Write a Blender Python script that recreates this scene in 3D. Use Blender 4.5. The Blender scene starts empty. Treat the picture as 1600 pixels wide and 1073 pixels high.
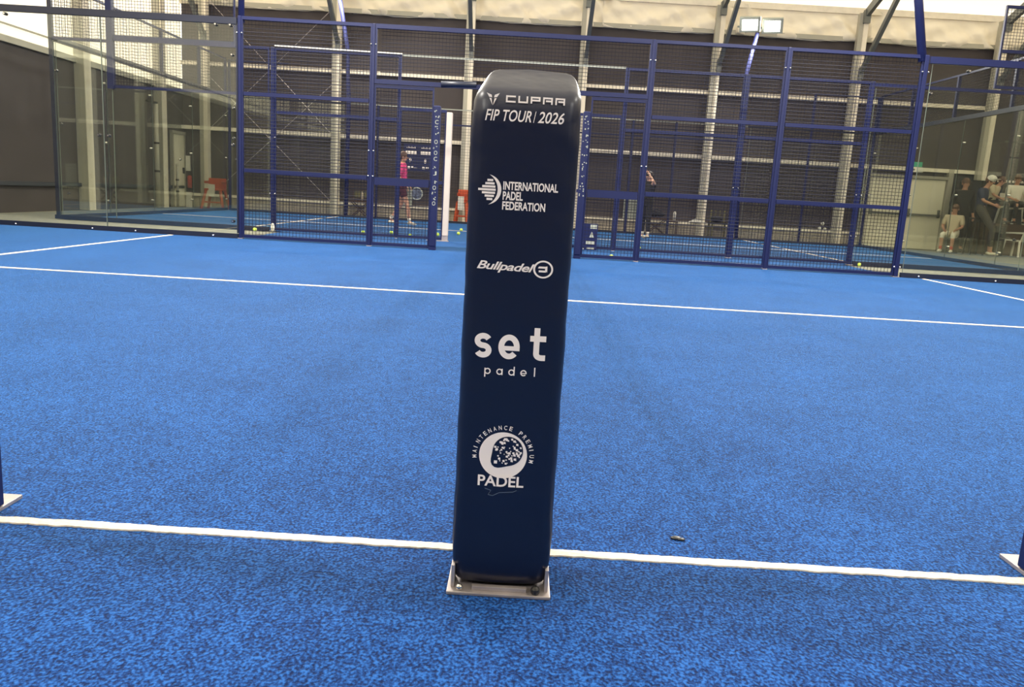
import bpy, bmesh, math, random
from mathutils import Vector, Matrix
random.seed(7)
scene = bpy.context.scene
col = scene.collection

# ---------------------------------------------------------------- camera
FPX, PITCH, ROLL, YAW = 1246.1, .185, .0582, -.0048
CAM = Vector((.1603, -1.8769, .8817))
def _ray(u, v):
    a = (u-800)/FPX; b = (v-536.5)/FPX
    cr, sr = math.cos(ROLL), math.sin(ROLL)
    x = a*cr+b*sr; uu = a*sr-b*cr
    cp, sp = math.cos(PITCH), math.sin(PITCH)
    y = cp+uu*sp; z = -sp+uu*cp
    cy, sy = math.cos(YAW), math.sin(YAW)
    return Vector((cy*x+sy*y, -sy*x+cy*y, z))
fw = _ray(800, 536.5)
rt = (_ray(900, 536.5)-fw).normalized()
up = (_ray(800, 436.5)-fw).normalized()
cd = bpy.data.cameras.new('camera'); cam = bpy.data.objects.new('camera', cd)
cd.sensor_width = 36; cd.lens = FPX/1600*36; cd.clip_start = .05; cd.clip_end = 200
m = Matrix((rt, up, -fw.normalized())).transposed().to_4x4(); m.translation = CAM
cam.matrix_world = m
col.objects.link(cam); scene.camera = cam

# ---------------------------------------------------------------- world, lamps, exposure
w = bpy.data.worlds.new('daylight'); scene.world = w; w.use_nodes = True
w.node_tree.nodes['Background'].inputs[0].default_value = (1.0, .93, .82, 1)
w.node_tree.nodes['Background'].inputs[1].default_value = 3.7
scene.view_settings.view_transform = 'Standard'; scene.view_settings.look = 'None'
scene.view_settings.gamma = 1; scene.view_settings.use_curve_mapping = False
scene.view_settings.exposure = 0.0
LAMP_W = 215
scene.cycles.transparent_max_bounces = 48

def flood_lamp(p, aim, power, size=.34):
    l = bpy.data.lights.new('flood_light', 'AREA'); l.energy = power; l.shape = 'RECTANGLE'
    l.size = size; l.size_y = size*.8; l.color = (1, .96, .88)
    o = bpy.data.objects.new('flood_light', l); col.objects.link(o)
    o.location = p; o.rotation_euler = (Vector(aim)-Vector(p)).to_track_quat('-Z', 'Y').to_euler()
    return o

# ---------------------------------------------------------------- materials
def mat(name, color, rough=.6, metal=0, noise=None, bump=None, spec=.5, sheen=0, trans=0, emit=0, coat=0):
    mt = bpy.data.materials.new(name); mt.use_nodes = True
    nt = mt.node_tree; N = nt.nodes; L = nt.links; b = N['Principled BSDF']
    b.inputs['Base Color'].default_value = (*color, 1); b.inputs['Roughness'].default_value = rough
    b.inputs['Metallic'].default_value = metal; b.inputs['Specular IOR Level'].default_value = spec
    if coat: b.inputs['Coat Weight'].default_value = coat
    if sheen: b.inputs['Sheen Weight'].default_value = sheen
    if emit:
        b.inputs['Emission Color'].default_value = (*color, 1); b.inputs['Emission Strength'].default_value = emit
    tc = N.new('ShaderNodeTexCoord')
    if noise:
        sc, amt = noise
        n = N.new('ShaderNodeTexNoise'); n.inputs['Scale'].default_value = sc; n.inputs['Detail'].default_value = 5
        L.new(tc.outputs['Object'], n.inputs['Vector'])
        r = N.new('ShaderNodeValToRGB')
        r.color_ramp.elements[0].position = .3; r.color_ramp.elements[1].position = .7
        r.color_ramp.elements[0].color = (*[c*(1-amt) for c in color], 1)
        r.color_ramp.elements[1].color = (*[min(1, c*(1+amt)) for c in color], 1)
        L.new(n.outputs['Fac'], r.inputs['Fac']); L.new(r.outputs['Color'], b.inputs['Base Color'])
    if bump:
        sc, st, dist = bump
        n2 = N.new('ShaderNodeTexNoise'); n2.inputs['Scale'].default_value = sc; n2.inputs['Detail'].default_value = 3
        L.new(tc.outputs['Object'], n2.inputs['Vector'])
        bp = N.new('ShaderNodeBump'); bp.inputs['Strength'].default_value = st; bp.inputs['Distance'].default_value = dist
        L.new(n2.outputs['Fac'], bp.inputs['Height']); L.new(bp.outputs['Normal'], b.inputs['Normal'])
    return mt

def turf_mat(name, dark, mid, light):
    mt = bpy.data.materials.new(name); mt.use_nodes = True
    nt = mt.node_tree; N = nt.nodes; L = nt.links; b = N['Principled BSDF']
    b.inputs['Roughness'].default_value = .85; b.inputs['Specular IOR Level'].default_value = .15
    b.inputs['Sheen Weight'].default_value = .66; b.inputs['Sheen Roughness'].default_value = .26
    b.inputs['Sheen Tint'].default_value = (.20, .56, 1, 1)
    tc = N.new('ShaderNodeTexCoord')
    def noise(s, d, stretch=None):
        n = N.new('ShaderNodeTexNoise'); n.inputs['Scale'].default_value = s; n.inputs['Detail'].default_value = d
        if stretch:
            mp = N.new('ShaderNodeMapping'); mp.inputs['Scale'].default_value = stretch
            L.new(tc.outputs['Object'], mp.inputs['Vector']); L.new(mp.outputs['Vector'], n.inputs['Vector'])
        else: L.new(tc.outputs['Object'], n.inputs['Vector'])
        return n
    fine = noise(150, 4, (1, .8, 1)); patch = noise(1.6, 4); tuft = noise(38, 4, (1, .7, 1))
    r = N.new('ShaderNodeValToRGB'); e = r.color_ramp.elements
    e[0].position = .40; e[0].color = (*dark, 1); e[1].position = .61; e[1].color = (*light, 1)
    k = e.new(.5); k.color = (*mid, 1)
    a1 = N.new('ShaderNodeMath'); a1.operation = 'MULTIPLY_ADD'; a1.inputs[1].default_value = .74
    L.new(fine.outputs['Fac'], a1.inputs[0])
    a2 = N.new('ShaderNodeMath'); a2.operation = 'MULTIPLY_ADD'; a2.inputs[1].default_value = .17
    L.new(tuft.outputs['Fac'], a2.inputs[0])
    a3 = N.new('ShaderNodeMath'); a3.operation = 'MULTIPLY'; a3.inputs[1].default_value = .09
    L.new(patch.outputs['Fac'], a3.inputs[0])
    L.new(a3.outputs[0], a2.inputs[2]); L.new(a2.outputs[0], a1.inputs[2]); L.new(a1.outputs[0], r.inputs['Fac'])
    L.new(r.outputs['Color'], b.inputs['Base Color'])
    bp = N.new('ShaderNodeBump'); bp.inputs['Strength'].default_value = .9; bp.inputs['Distance'].default_value = .006
    L.new(a1.outputs[0], bp.inputs['Height']); L.new(bp.outputs['Normal'], b.inputs['Normal'])
    return mt

def fabric_mat(name, color, through):
    mt = bpy.data.materials.new(name); mt.use_nodes = True
    nt = mt.node_tree; N = nt.nodes; L = nt.links; N.remove(N['Principled BSDF'])
    out = [n for n in N if n.type == 'OUTPUT_MATERIAL'][0]
    d = N.new('ShaderNodeBsdfDiffuse'); d.inputs[0].default_value = (*color, 1)
    t = N.new('ShaderNodeBsdfTranslucent'); t.inputs[0].default_value = (*color, 1)
    mx = N.new('ShaderNodeMixShader'); mx.inputs[0].default_value = through
    tc = N.new('ShaderNodeTexCoord'); n = N.new('ShaderNodeTexNoise'); n.inputs['Scale'].default_value = 2.2; n.inputs['Detail'].default_value = 5
    n.inputs['Distortion'].default_value = 1.2
    L.new(tc.outputs['Object'], n.inputs['Vector'])
    bp = N.new('ShaderNodeBump'); bp.inputs['Strength'].default_value = .22; bp.inputs['Distance'].default_value = .05
    L.new(n.outputs['Fac'], bp.inputs['Height']); L.new(bp.outputs['Normal'], d.inputs['Normal'])
    L.new(d.outputs[0], mx.inputs[1]); L.new(t.outputs[0], mx.inputs[2]); L.new(mx.outputs[0], out.inputs['Surface'])
    return mt

def glass_mat(name, tint):
    mt = bpy.data.materials.new(name); mt.use_nodes = True
    nt = mt.node_tree; N = nt.nodes; L = nt.links; N.remove(N['Principled BSDF'])
    out = [n for n in N if n.type == 'OUTPUT_MATERIAL'][0]
    t = N.new('ShaderNodeBsdfTransparent'); t.inputs[0].default_value = (*tint, 1)
    g = N.new('ShaderNodeBsdfGlossy'); g.inputs['Roughness'].default_value = .015; g.inputs['Color'].default_value = (.95, 1, .95, 1)
    f = N.new('ShaderNodeFresnel')
    ge = N.new('ShaderNodeNewGeometry'); ma = N.new('ShaderNodeMath'); ma.operation = 'MULTIPLY_ADD'   # same index on both faces of the pane
    ma.inputs[1].default_value = 1/1.5-1.5; ma.inputs[2].default_value = 1.5
    L.new(ge.outputs['Backfacing'], ma.inputs[0]); L.new(ma.outputs[0], f.inputs[0])
    d = N.new('ShaderNodeBsdfDiffuse'); d.inputs[0].default_value = (.62, .68, .55, 1)   # dust film
    mx = N.new('ShaderNodeMixShader'); m2 = N.new('ShaderNodeMixShader'); m2.inputs[0].default_value = .004
    L.new(f.outputs[0], mx.inputs[0]); L.new(t.outputs[0], mx.inputs[1]); L.new(g.outputs[0], mx.inputs[2])
    L.new(mx.outputs[0], m2.inputs[1]); L.new(d.outputs[0], m2.inputs[2]); L.new(m2.outputs[0], out.inputs['Surface'])
    return mt

M = dict(
 turf=turf_mat('blue_turf', (.0010, .0105, .066), (.0048, .042, .192), (.019, .112, .41)),
 line=mat('line_turf', (.76, .67, .54), .9, noise=(90, .1), bump=(150, .6, .004)),
 concrete=mat('grey_concrete', (.20, .20, .155), .8, noise=(3, .12)),
 navy=mat('navy_steel', (.0075, .013, .070), .45, spec=.35),
 navy_wire=mat('navy_wire', (.016, .017, .030), .6, spec=.15),
 dark=mat('dark_rail', (.012, .016, .035), .45),
 grey_steel=mat('grey_steel', (.16, .17, .16), .5, metal=.3),
 steel=mat('bolt_steel', (.7, .7, .68), .25, metal=1),
 plate=mat('zinc_plate', (.42, .38, .38), .42, metal=.6, noise=(14, .15)),
 vinyl=mat('navy_vinyl', (.0045, .0080, .027), .36, bump=(9, .22, .02), spec=.5),
 print=mat('white_print', (.92, .83, .76), .6),
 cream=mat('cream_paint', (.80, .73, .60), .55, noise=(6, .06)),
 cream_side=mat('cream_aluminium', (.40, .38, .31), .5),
 curtain=mat('dark_curtain', (.054, .044, .045), .75, noise=(1.2, .12)),
 curtain_blue=mat('dark_blue_panel', (.030, .034, .045), .6),
 sill=mat('ribbed_base', (.46, .41, .33), .8, noise=(8, .12)),
 roof=fabric_mat('roof_fabric', (.86, .80, .66), .45),
 valance=fabric_mat('valance_fabric', (.84, .79, .68), .30),
 glass=glass_mat('clear_glass', (.955, .965, .945)),
 edge=mat('glass_edge', (.16, .19, .16), .3),
 door=mat('door_cream', (.84, .80, .64), .5),
 lampglass=mat('lamp_lens', (1, .97, .9), .4, emit=9),
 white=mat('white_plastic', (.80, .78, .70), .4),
 orange=mat('orange_plastic', (.50, .075, .022), .45),
 green=mat('green_sign', (.05, .45, .28), .5),
 ball=mat('ball_felt', (.62, .85, .10), .9, bump=(200, .5, .003)),
 skin=mat('skin', (.50, .26, .17), .55), skin2=mat('skin_light', (.62, .36, .26), .55),
 hair=mat('brown_hair', (.12, .06, .035), .6), hair_dark=mat('dark_hair', (.02, .014, .012), .5),
 pink=mat('pink_cloth', (.72, .06, .22), .8), maroon=mat('maroon_cloth', (.07, .012, .025), .8),
 black=mat('black_cloth', (.012, .012, .014), .8), navyc=mat('navy_cloth', (.02, .03, .075), .8),
 whitec=mat('white_cloth', (.75, .72, .62), .8), sand=mat('cream_cloth', (.55, .47, .33), .8),
 salmon=mat('salmon_cloth', (.45, .17, .11), .8), greyc=mat('grey_cloth', (.07, .065, .055), .8),
 shoe=mat('pale_shoe', (.72, .68, .55), .6), red=mat('red_cloth', (.5, .04, .03), .7),
 blackp=mat('black_plastic', (.015, .015, .016), .4), wood=mat('brown_board', (.07, .04, .028), .6),
 padwhite=mat('white_vinyl', (.56, .50, .46), .5),
 net=mat('black_net', (.01, .01, .012), .8), khaki=mat('khaki_cloth', (.16, .15, .06), .8),
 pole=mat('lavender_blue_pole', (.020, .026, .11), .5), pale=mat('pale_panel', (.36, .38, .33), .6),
)

# ---------------------------------------------------------------- mesh helpers
class MB:
    def __init__(s): s.v = []; s.f = []
    def add(s, v, f):
        n = len(s.v); s.v += [tuple(p) for p in v]; s.f += [tuple(i+n for i in q) for q in f]; return s
    def box(s, a, b):
        (x0, y0, z0), (x1, y1, z1) = a, b
        return s.add([(x0,y0,z0),(x1,y0,z0),(x1,y1,z0),(x0,y1,z0),(x0,y0,z1),(x1,y0,z1),(x1,y1,z1),(x0,y1,z1)],
              [(0,3,2,1),(4,5,6,7),(0,1,5,4),(1,2,6,5),(2,3,7,6),(3,0,4,7)])
    def cbox(s, c, d): return s.box([c[i]-d[i]/2 for i in range(3)], [c[i]+d[i]/2 for i in range(3)])
    def bar(s, p, q, w, h=None, upv=(0, 0, 1)):
        h = h or w; p = Vector(p); q = Vector(q); d = (q-p).normalized(); u = Vector(upv)
        if abs(d.dot(u)) > .99: u = Vector((0, 1, 0))
        a = d.cross(u).normalized()*w/2; b = a.cross(d).normalized()*h/2
        V = [p-a-b, p+a-b, p+a+b, p-a+b, q-a-b, q+a-b, q+a+b, q-a+b]
        return s.add(V, [(0,3,2,1),(4,5,6,7),(0,1,5,4),(1,2,6,5),(2,3,7,6),(3,0,4,7)])
    def tube(s, pts, r, n=8):
        pts = [Vector(p) for p in pts]; rr = r if isinstance(r, (list, tuple)) else [r]*len(pts)
        V = []; F = []
        for i, p in enumerate(pts):
            d = (pts[min(i+1, len(pts)-1)]-pts[max(i-1, 0)]).normalized()
            u = Vector((0, 0, 1)) if abs(d.z) < .9 else Vector((0, 1, 0))
            a = d.cross(u).normalized(); b = a.cross(d)
            for k in range(n):
                t = 2*math.pi*k/n; V.append(p+(a*math.cos(t)+b*math.sin(t))*rr[i])
        for i in range(len(pts)-1):
            for k in range(n):
                j = (k+1) % n; F.append((i*n+k, i*n+j, (i+1)*n+j, (i+1)*n+k))
        F.append(tuple(range(n))[::-1]); F.append(tuple((len(pts)-1)*n+k for k in range(n)))
        return s.add(V, F)
    def ball(s, c, r, nu=14, nv=10, sc=(1, 1, 1)):
        V = [(c[0], c[1], c[2]-r*sc[2])]; F = []
        for i in range(1, nv):
            t = math.pi*i/nv-math.pi/2
            for k in range(nu):
                a = 2*math.pi*k/nu
                V.append((c[0]+r*sc[0]*math.cos(t)*math.cos(a), c[1]+r*sc[1]*math.cos(t)*math.sin(a), c[2]+r*sc[2]*math.sin(t)))
        V.append((c[0], c[1], c[2]+r*sc[2])); top = len(V)-1
        for k in range(nu):
            j = (k+1) % nu
            F.append((0, 1+j, 1+k)); F.append((top, top-nu+k, top-nu+j))
            for i in range(nv-2): F.append((1+i*nu+k, 1+i*nu+j, 1+(i+1)*nu+j, 1+(i+1)*nu+k))
        return s.add(V, F)

def _origin(o):
    v = Vector((0, 0, 0))
    while o: v += o.location; o = o.parent
    return v
def build(mb, name, material, parent=None, smooth=False, bevel=0, loc=None):
    """links the shapes as ONE mesh object; vertices are given in world metres"""
    if parent is None and loc is None:
        xs = [p[0] for p in mb.v]; ys = [p[1] for p in mb.v]; zs = [p[2] for p in mb.v]
        loc = ((min(xs)+max(xs))/2, (min(ys)+max(ys))/2, min(zs))
    org = _origin(parent) if parent else Vector(loc)
    me = bpy.data.meshes.new(name)
    me.from_pydata([tuple(Vector(p)-org) for p in mb.v], [], mb.f); me.update()
    if isinstance(material, (list, tuple)):
        for x in material: me.materials.append(x)
    else: me.materials.append(material)
    if smooth:
        for p in me.polygons: p.use_smooth = True
    o = bpy.data.objects.new(name, me); col.objects.link(o)
    if parent: o.parent = parent
    else: o.location = loc
    if bevel:
        b = o.modifiers.new('bevel', 'BEVEL'); b.width = bevel; b.segments = 2; b.limit_method = 'ANGLE'
    return o
def tag(o, label=None, cat=None, group=None, kind=None):
    if label: o['label'] = label
    if cat: o['category'] = cat
    if group: o['group'] = group
    if kind: o['kind'] = kind
    return o
def thing(name, label, cat, loc, group=None):
    o = bpy.data.objects.new(name, None); o.empty_display_size = .1; o.location = loc; col.objects.link(o)
    return tag(o, label, cat, group)
def struct(mb, name, material, **k): return tag(build(mb, name, material, **k), kind='structure')
def copy_tree(o, loc, label):
    r = o.copy(); col.objects.link(r); r.location = loc; r['label'] = label
    def kids(a, b):
        for ch in a.children:
            c = ch.copy(); col.objects.link(c); c.parent = b; kids(ch, c)
    kids(o, r); return r

# ================================================================= THE HALL
YW, XL, XR, YR = 21.3, -9.6, 24.0, -9.0
Y1, Y2, Y3 = 10.0, 12.2, 20.2
struct(MB().box((XL-.3, YR-.3, -.2), (XR+.3, 26, -.012)), 'floor', M['concrete'])
# back wall with dark curtain, sill and ribbed base
struct(MB().box((XL, YW, -.012), (XR, YW+.15, 5.55)), 'wall_back', M['curtain'])
o = struct(MB().box((XL, YW-.10, 5.50), (XR, YW-.02, 5.62)), 'trim_1', M['cream_side'])
b = MB()   # ribbed base under the sill
b.box((XL, YW-.10, -.012), (9.75, YW-.001, .31))
x = XL+.1
while x < 9.7: b.box((x, YW-.125, -.01), (x+.05, YW-.10, .31)); x += .16
b.box((12.3, YW-.10, -.012), (XR, YW-.001, .31))
struct(b, 'baseboard_back', M['sill'])
for i, z in enumerate((.32, 2.16, 3.90)):
    if i == 0:
        t = MB(); t.box((XL, YW-.20, z), (9.75, YW-.001, z+.07)); t.box((12.3, YW-.20, z), (XR, YW-.001, z+.07))
    else:
        t = MB().box((XL, YW-.13, z), ((12.8 if i == 2 else 12.8), YW-.001, z+.10))
    struct(t, 'trim_%d' % (i+2), M['cream'])
# fabric valance: pleated strip hanging above the curtain
def cloth_strip(y, x0, x1, z0, z1, amp):
    mb = MB(); nx = 900; nz = 18; V = []; F = []
    for j in range(nz+1):
        for i in range(nx+1):
            xx = x0+(x1-x0)*i/nx; t = j/nz; k = ((xx+9.0) % 3.66)/3.66
            d = amp*(math.sin(k*26+t*5+math.sin(xx*3)*1.5)*.55+math.sin(k*11-t*8+xx)*.6+math.sin(k*47+t*13+xx*2)*.22)*math.sin(math.pi*min(1, t+.15))
            d -= .10*abs(math.sin((k-.5)*math.pi))**6*math.sin(6*t+k*30)
            sag = .05*math.sin(math.pi*k)*(1-t)
            V.append((xx, y+d-.05, z0+(z1-z0)*t-sag))
    for j in range(nz):
        for i in range(nx): a = j*(nx+1)+i; F.append((a, a+1, a+nx+2, a+nx+1))
    return mb.add(V, F)
vb = cloth_strip(YW-.02, XL, XR, 5.52, 6.30, .085)
vo = struct(vb, 'trim_5', M['valance'], smooth=True)
sd = vo.modifiers.new('thick', 'SOLIDIFY'); sd.thickness = .01
struct(MB().bar((XL, YW-.08, 6.28), (XR, YW-.08, 6.28), .14, .16), 'trim_6', M['cream'])
# sloping fabric roof
RS = .36
YC = 5.0
zr = 6.30+RS*(YW-YC)
rb = MB(); rb.add([(XL,YW+.1,6.34),(XR,YW+.1,6.34),(XR,YC,zr),(XL,YC,zr)], [(0,1,2,3)])
rb.add([(XL,YC,zr),(XR,YC,zr),(XR,YR,zr-RS*(YC-YR)),(XL,YR,zr-RS*(YC-YR))], [(0,1,2,3)])
struct(rb, 'ceiling', M['roof'])
# left wall : dark below, fabric above
struct(MB().box((XL-.15, YR, -.012), (XL, YW, 3.14)), 'wall_left', M['curtain'])
g = MB(); zb = zr-RS*(YC-YR)
g.add([(XL-.06, YW+.1, 3.1), (XL-.06, YW+.1, 6.34), (XL-.06, YC, zr), (XL-.06, YR, zb), (XL-.06, YR, 3.1)], [(0,1,2,3,4)])
struct(g, 'wall_left_upper', M['roof'])
struct(MB().box((XL-.02, YR, 3.10), (XL+.06, YW, 3.22)).box((XL-.02, YR, 3.42), (XL+.02, YW, 3.45)), 'trim_7', M['cream_side'])
struct(MB().box((XL, YR, .50), (XL+.07, YW, .58)), 'baseboard_left', M['curtain_blue'])
struct(MB().box((XR, YR, -.012), (XR+.15, YW, 6.4)), 'wall_right', M['curtain'])
g = MB(); g.add([(XR+.1, YW+.1, 6.3), (XR+.1, YC, zr), (XR+.1, YR, zb), (XR+.1, YR, 6.3)], [(0,1,2,3)])
struct(g, 'wall_right_upper', M['roof'])
struct(MB().box((XL, YR-.15, -.012), (XR, YR, zb+.05)), 'wall_rear', M['curtain'])
# columns with knee braces and rafters (portal frames)
cols = [-8.87, -5.20, -1.55, 1.58, 5.20, 9.05, 12.85, 16.6, 20.4]
names = ['beside the hall corner at the left', 'right of the crossed bracing rods', 'seen just left of the padded net post',
         'seen just right of the padded net post', 'second one right of the padded net post',
         'left of the double door', 'ending above the spectators', 'beyond the spectators', 'farthest right']
for i, x in enumerate(cols):
    t = thing('portal_frame', 'cream hall column with knee brace, '+names[i], 'column', (x, YW-.3, 0), 'portal frames of the hall wall')
    z0 = 2.0 if i == 6 else 0
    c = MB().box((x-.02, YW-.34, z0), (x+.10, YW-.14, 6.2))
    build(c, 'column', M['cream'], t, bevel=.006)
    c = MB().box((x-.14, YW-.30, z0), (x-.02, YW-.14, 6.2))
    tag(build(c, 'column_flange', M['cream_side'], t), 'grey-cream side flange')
    build(MB().bar((x+.03, YW-.36, 4.62), (x+.03, YW-2.9, 6.2+RS*2.9-.35), .10, .13), 'knee_brace', M['grey_steel'], t)
    build(MB().bar((x+.02, YW-.15, 6.12), (x+.02, YC, zr-.2), .10, .22), 'rafter', M['grey_steel'], t)
    build(MB().cbox((x+.03, YW-.40, 4.62), (.12, .10, .30)), 'bracket', M['grey_steel'], t); build(MB().cbox((x+.02, YW-.35, 6.1), (.16, .14, .34)), 'bracket', M['grey_steel'], t)
    if i < 6: build(MB().box((x-.2, YW-.42, -.01), (x+.16, YW-.12, .03)), 'base_plate', M['cream_side'], t)
# columns along the left wall
for i, y in enumerate((8.3, 12.2, 15.9, 19.6)):
    t = thing('wall_column', ('grey-cream hall column on the left wall, nearest the camera', 'grey-cream hall column on the left wall beside the second court corner',
              'wide cream hall column on the left wall behind the glass corner', 'cream hall column on the left wall, left of the narrow door')[i], 'column', (XL+.1, y, 0), 'columns of the left wall')
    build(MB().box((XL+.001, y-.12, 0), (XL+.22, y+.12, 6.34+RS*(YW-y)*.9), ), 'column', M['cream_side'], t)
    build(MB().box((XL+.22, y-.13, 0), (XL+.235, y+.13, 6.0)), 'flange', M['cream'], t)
# rod bracing in the leftmost bays
t = thing('bracing_rods', 'thin crossed steel bracing rods on the dark back wall, left of the column', 'bracing', (-7, YW-.35, 0))
for p, q in (((-8.75, 5.6), (-5.3, 2.2)), ((-5.3, 5.6), (-8.75, 2.2)), ((-8.75, 3.6), (-5.3, .35)), ((-5.3, 3.6), (-8.75, .35))):
    build(MB().tube([(p[0], YW-.24, p[1]), (q[0], YW-.24, q[1])], .009, 6), 'rod', M['plate'], t)

# doors
t = MB().box((9.72, YW-.16, 0), (9.86, YW-.001, 2.16)).box((12.0, YW-.16, 0), (12.14, YW-.001, 2.26)).box((9.86, YW-.16, 1.96), (12.0, YW-.001, 2.04))
struct(t, 'trim_8', M['cream_side'])
def door(n, a, bx):
    d = MB().box((a, YW-.09, .0), (bx, YW-.02, 1.95))
    o = struct(d, 'door_%d' % n, M['door'], bevel=.008)
    h = MB().box((a+.06, YW-.17, .93), (bx-.06, YW-.13, .99)).box((a+.06, YW-.14, .90), (a+.12, YW-.088, 1.12)).box((bx-.12, YW-.14, .90), (bx-.06, YW-.088, 1.12))
    build(h, 'panic_bar', M['grey_steel'], o)
door(1, 9.88, 10.93); door(2, 10.95, 11.98)
d = MB().box((XL+.01, 20.45, 0), (XL+.07, 21.15, 1.98)); o = struct(d, 'door_3', M['door'], bevel=.006)
build(MB().ball((XL+.10, 20.80, 1.30), .045, 10, 8), 'peephole', M['steel'], o)
build(MB().box((XL+.07, 21.03, .92), (XL+.11, 21.10, 1.08)), 'door_handle', M['blackp'], o)
struct(MB().box((XL+.01, 20.36, 1.98), (XL+.10, 21.22, 2.06)).box((XL+.01, 20.38, 0), (XL+.09, 20.45, 1.98)).box((XL+.01, 21.15, 0), (XL+.09, 21.22, 1.98)), 'trim_9', M['cream_side'])
e = thing('emergency_light', 'small white emergency exit light box with green top over the double door', 'light', (11.08, YW-.2, 2.10))
build(MB().box((10.90, YW-.26, 2.12), (11.22, YW-.135, 2.26)), 'housing', M['white'], e, bevel=.01)
build(MB().box((10.94, YW-.24, 2.27), (11.18, YW-.20, 2.40)), 'exit_sign', M['green'], e)
build(MB().ball((10.95, YW-.27, 2.19), .03, 8, 6), 'lens', M['blackp'], e)
# dark blue wall recess right of the doors
struct(MB().box((12.14, YW-.06, .39), (XR, YW-.001, 2.1)), 'wall_back_recess', M['curtain_blue'])
bd = thing('lettered_banner', 'dark banner with a row of small white letters above the seated spectators', 'banner', (14.0, YW-.12, 1.9))
build(MB().box((13.0, YW-.13, 1.80), (16.2, YW-.10, 2.12)), 'board', M['blackp'], bd)
tx = MB(); x = 13.15
while x < 16.1:
    wd = random.choice((.05, .08, .10)); tx.box((x, YW-.136, 1.99), (x+wd, YW-.13, 2.05)); x += wd+random.choice((.02, .03, .05))
build(tx, 'lettering', M['print'], bd)

# ================================================================= TURF
def line_strip(p, q, wd, z=.004, rough=0):
    p = Vector(p); q = Vector(q); L = (q-p).length; n = int(L/(.012 if rough else 1))+2; d = (q-p).normalized(); s = Vector((-d.y, d.x, 0))
    V = []; F = []; ra = rb_ = 0
    for i in range(n+1):
        c = p+(q-p)*i/n; ra = ra*.5+random.uniform(-1, 1)*rough; rb_ = rb_*.5+random.uniform(-1, 1)*rough
        a = c+s*(wd/2+ra); b_ = c-s*(wd/2+rb_)
        V += [(a.x, a.y, -.001), (a.x, a.y, z), (b_.x, b_.y, z), (b_.x, b_.y, -.001)]
    for i in range(n):
        k = i*4
        for a in range(3): F.append((k+a, k+4+a, k+5+a, k+1+a))
    return MB().add(V, F)
t1 = tag(build(MB().box((-9.3, -7, -.012), (11, 9.98, 0)).box((-4.05, 9.98, -.012), (5.8, Y2+.05, 0)), 'artificial_turf', M['turf']), 'blue artificial turf of the near padel court', 'turf')
# three court lines are laid into the near turf
build(line_strip((-9.2, 0, 0), (10.9, 0, 0), .033, rough=.0022), 'court_line', M['line'], t1)
build(line_strip((-9.2, 5, 0), (10.9, 5, 0), .05), 'court_line', M['line'], t1)
build(line_strip((-5.0, -1, 0), (-5.0, 9.9, 0), .05, .0045), 'court_line', M['line'], t1)
build(line_strip((6.08, -1, 0), (6.08, 9.9, 0), .05, .0045), 'court_line', M['line'], t1)
t2 = tag(build(MB().box((-7.93, Y2+.06, -.011), (9.38, Y3-.05, .001)), 'artificial_turf', M['turf']), 'paler far strip of blue artificial turf of the second padel court', 'turf')
build(line_strip((-7.9, 16.1, 0), (9.3, 16.1, 0), .05, .006), 'court_line', M['line'], t2)
build(line_strip((-4.9, Y2+.1, 0), (-4.9, Y3-.1, 0), .05, .0065), 'court_line', M['line'], t2)
build(line_strip((6.2, Y2+.1, 0), (6.2, Y3-.1, 0), .05, .0065), 'court_line', M['line'], t2)
tag(build(MB().ball((.62, .135, .003), .011, 10, 6, (1.4, 1, .35)).ball((.632, .128, .003), .008, 8, 6, (1.4, 1, .4)), 'turf_debris', M['blackp'], smooth=True), 'small dark scrap lying on the turf right of the padded post', 'debris')

# ================================================================= PADDED NET POST
PX0, PX1, PF, PB, PZ0, PZ1 = .044, .266, -.215, .02, .016, 1.140
pad = thing('padded_net_post', 'tall navy padded net post with white sponsor prints in the foreground', 'net post', (.155, -.1, 0))
def pad_front(x, z):
    u = (x-(PX0+PX1)/2)/((PX1-PX0)/2)
    bul = .008*(1-u*u)*min(1, max(0, (PZ1-z)/.1))
    return PF-bul
def rounded_section(z, grow, back=0):
    cx, cy = (PX0+PX1)/2, (PF+PB)/2+(max(0, z-1.055)*.25); hx, hy = (PX1-PX0)/2-grow*(.50 if z > .5 else 1), (PB-PF)/2-grow; r = max(.006, .026-grow*.3); pts = []
    for (sx, sy, a0) in ((1, -1, -90), (1, 1, 0), (-1, 1, 90), (-1, -1, 180)):
        for k in range(7):
            a = math.radians(a0+90*k/6)
            pts.append((cx+sx*(hx-r)+r*math.cos(a), cy+sy*(hy-r)+r*math.sin(a)))
    # subdivide front edge so that it can bulge
    res = []
    n = len(pts)
    for i in range(n):
        p, q = pts[i], pts[(i+1) % n]; res.append(p)
        if math.hypot(p[0]-q[0], p[1]-q[1]) > .05:
            for k in range(1, 10): res.append((p[0]+(q[0]-p[0])*k/10, p[1]+(q[1]-p[1])*k/10))
    return res
levels = []
prof = [(PZ0, .022), (PZ0+.008, .010), (PZ0+.03, .003), (PZ0+.06, 0)]
z = PZ0+.10
while z < PZ1-.09: prof.append((z, 0)); z += .025
prof += [(PZ1-.075, .001), (PZ1-.06, .003), (PZ1-.045, .0065), (PZ1-.03, .012), (PZ1-.018, .019), (PZ1-.009, .029), (PZ1-.003, .043), (PZ1, .065)]
V = []; F = []; nring = None
rnd = random.Random(3)
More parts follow.
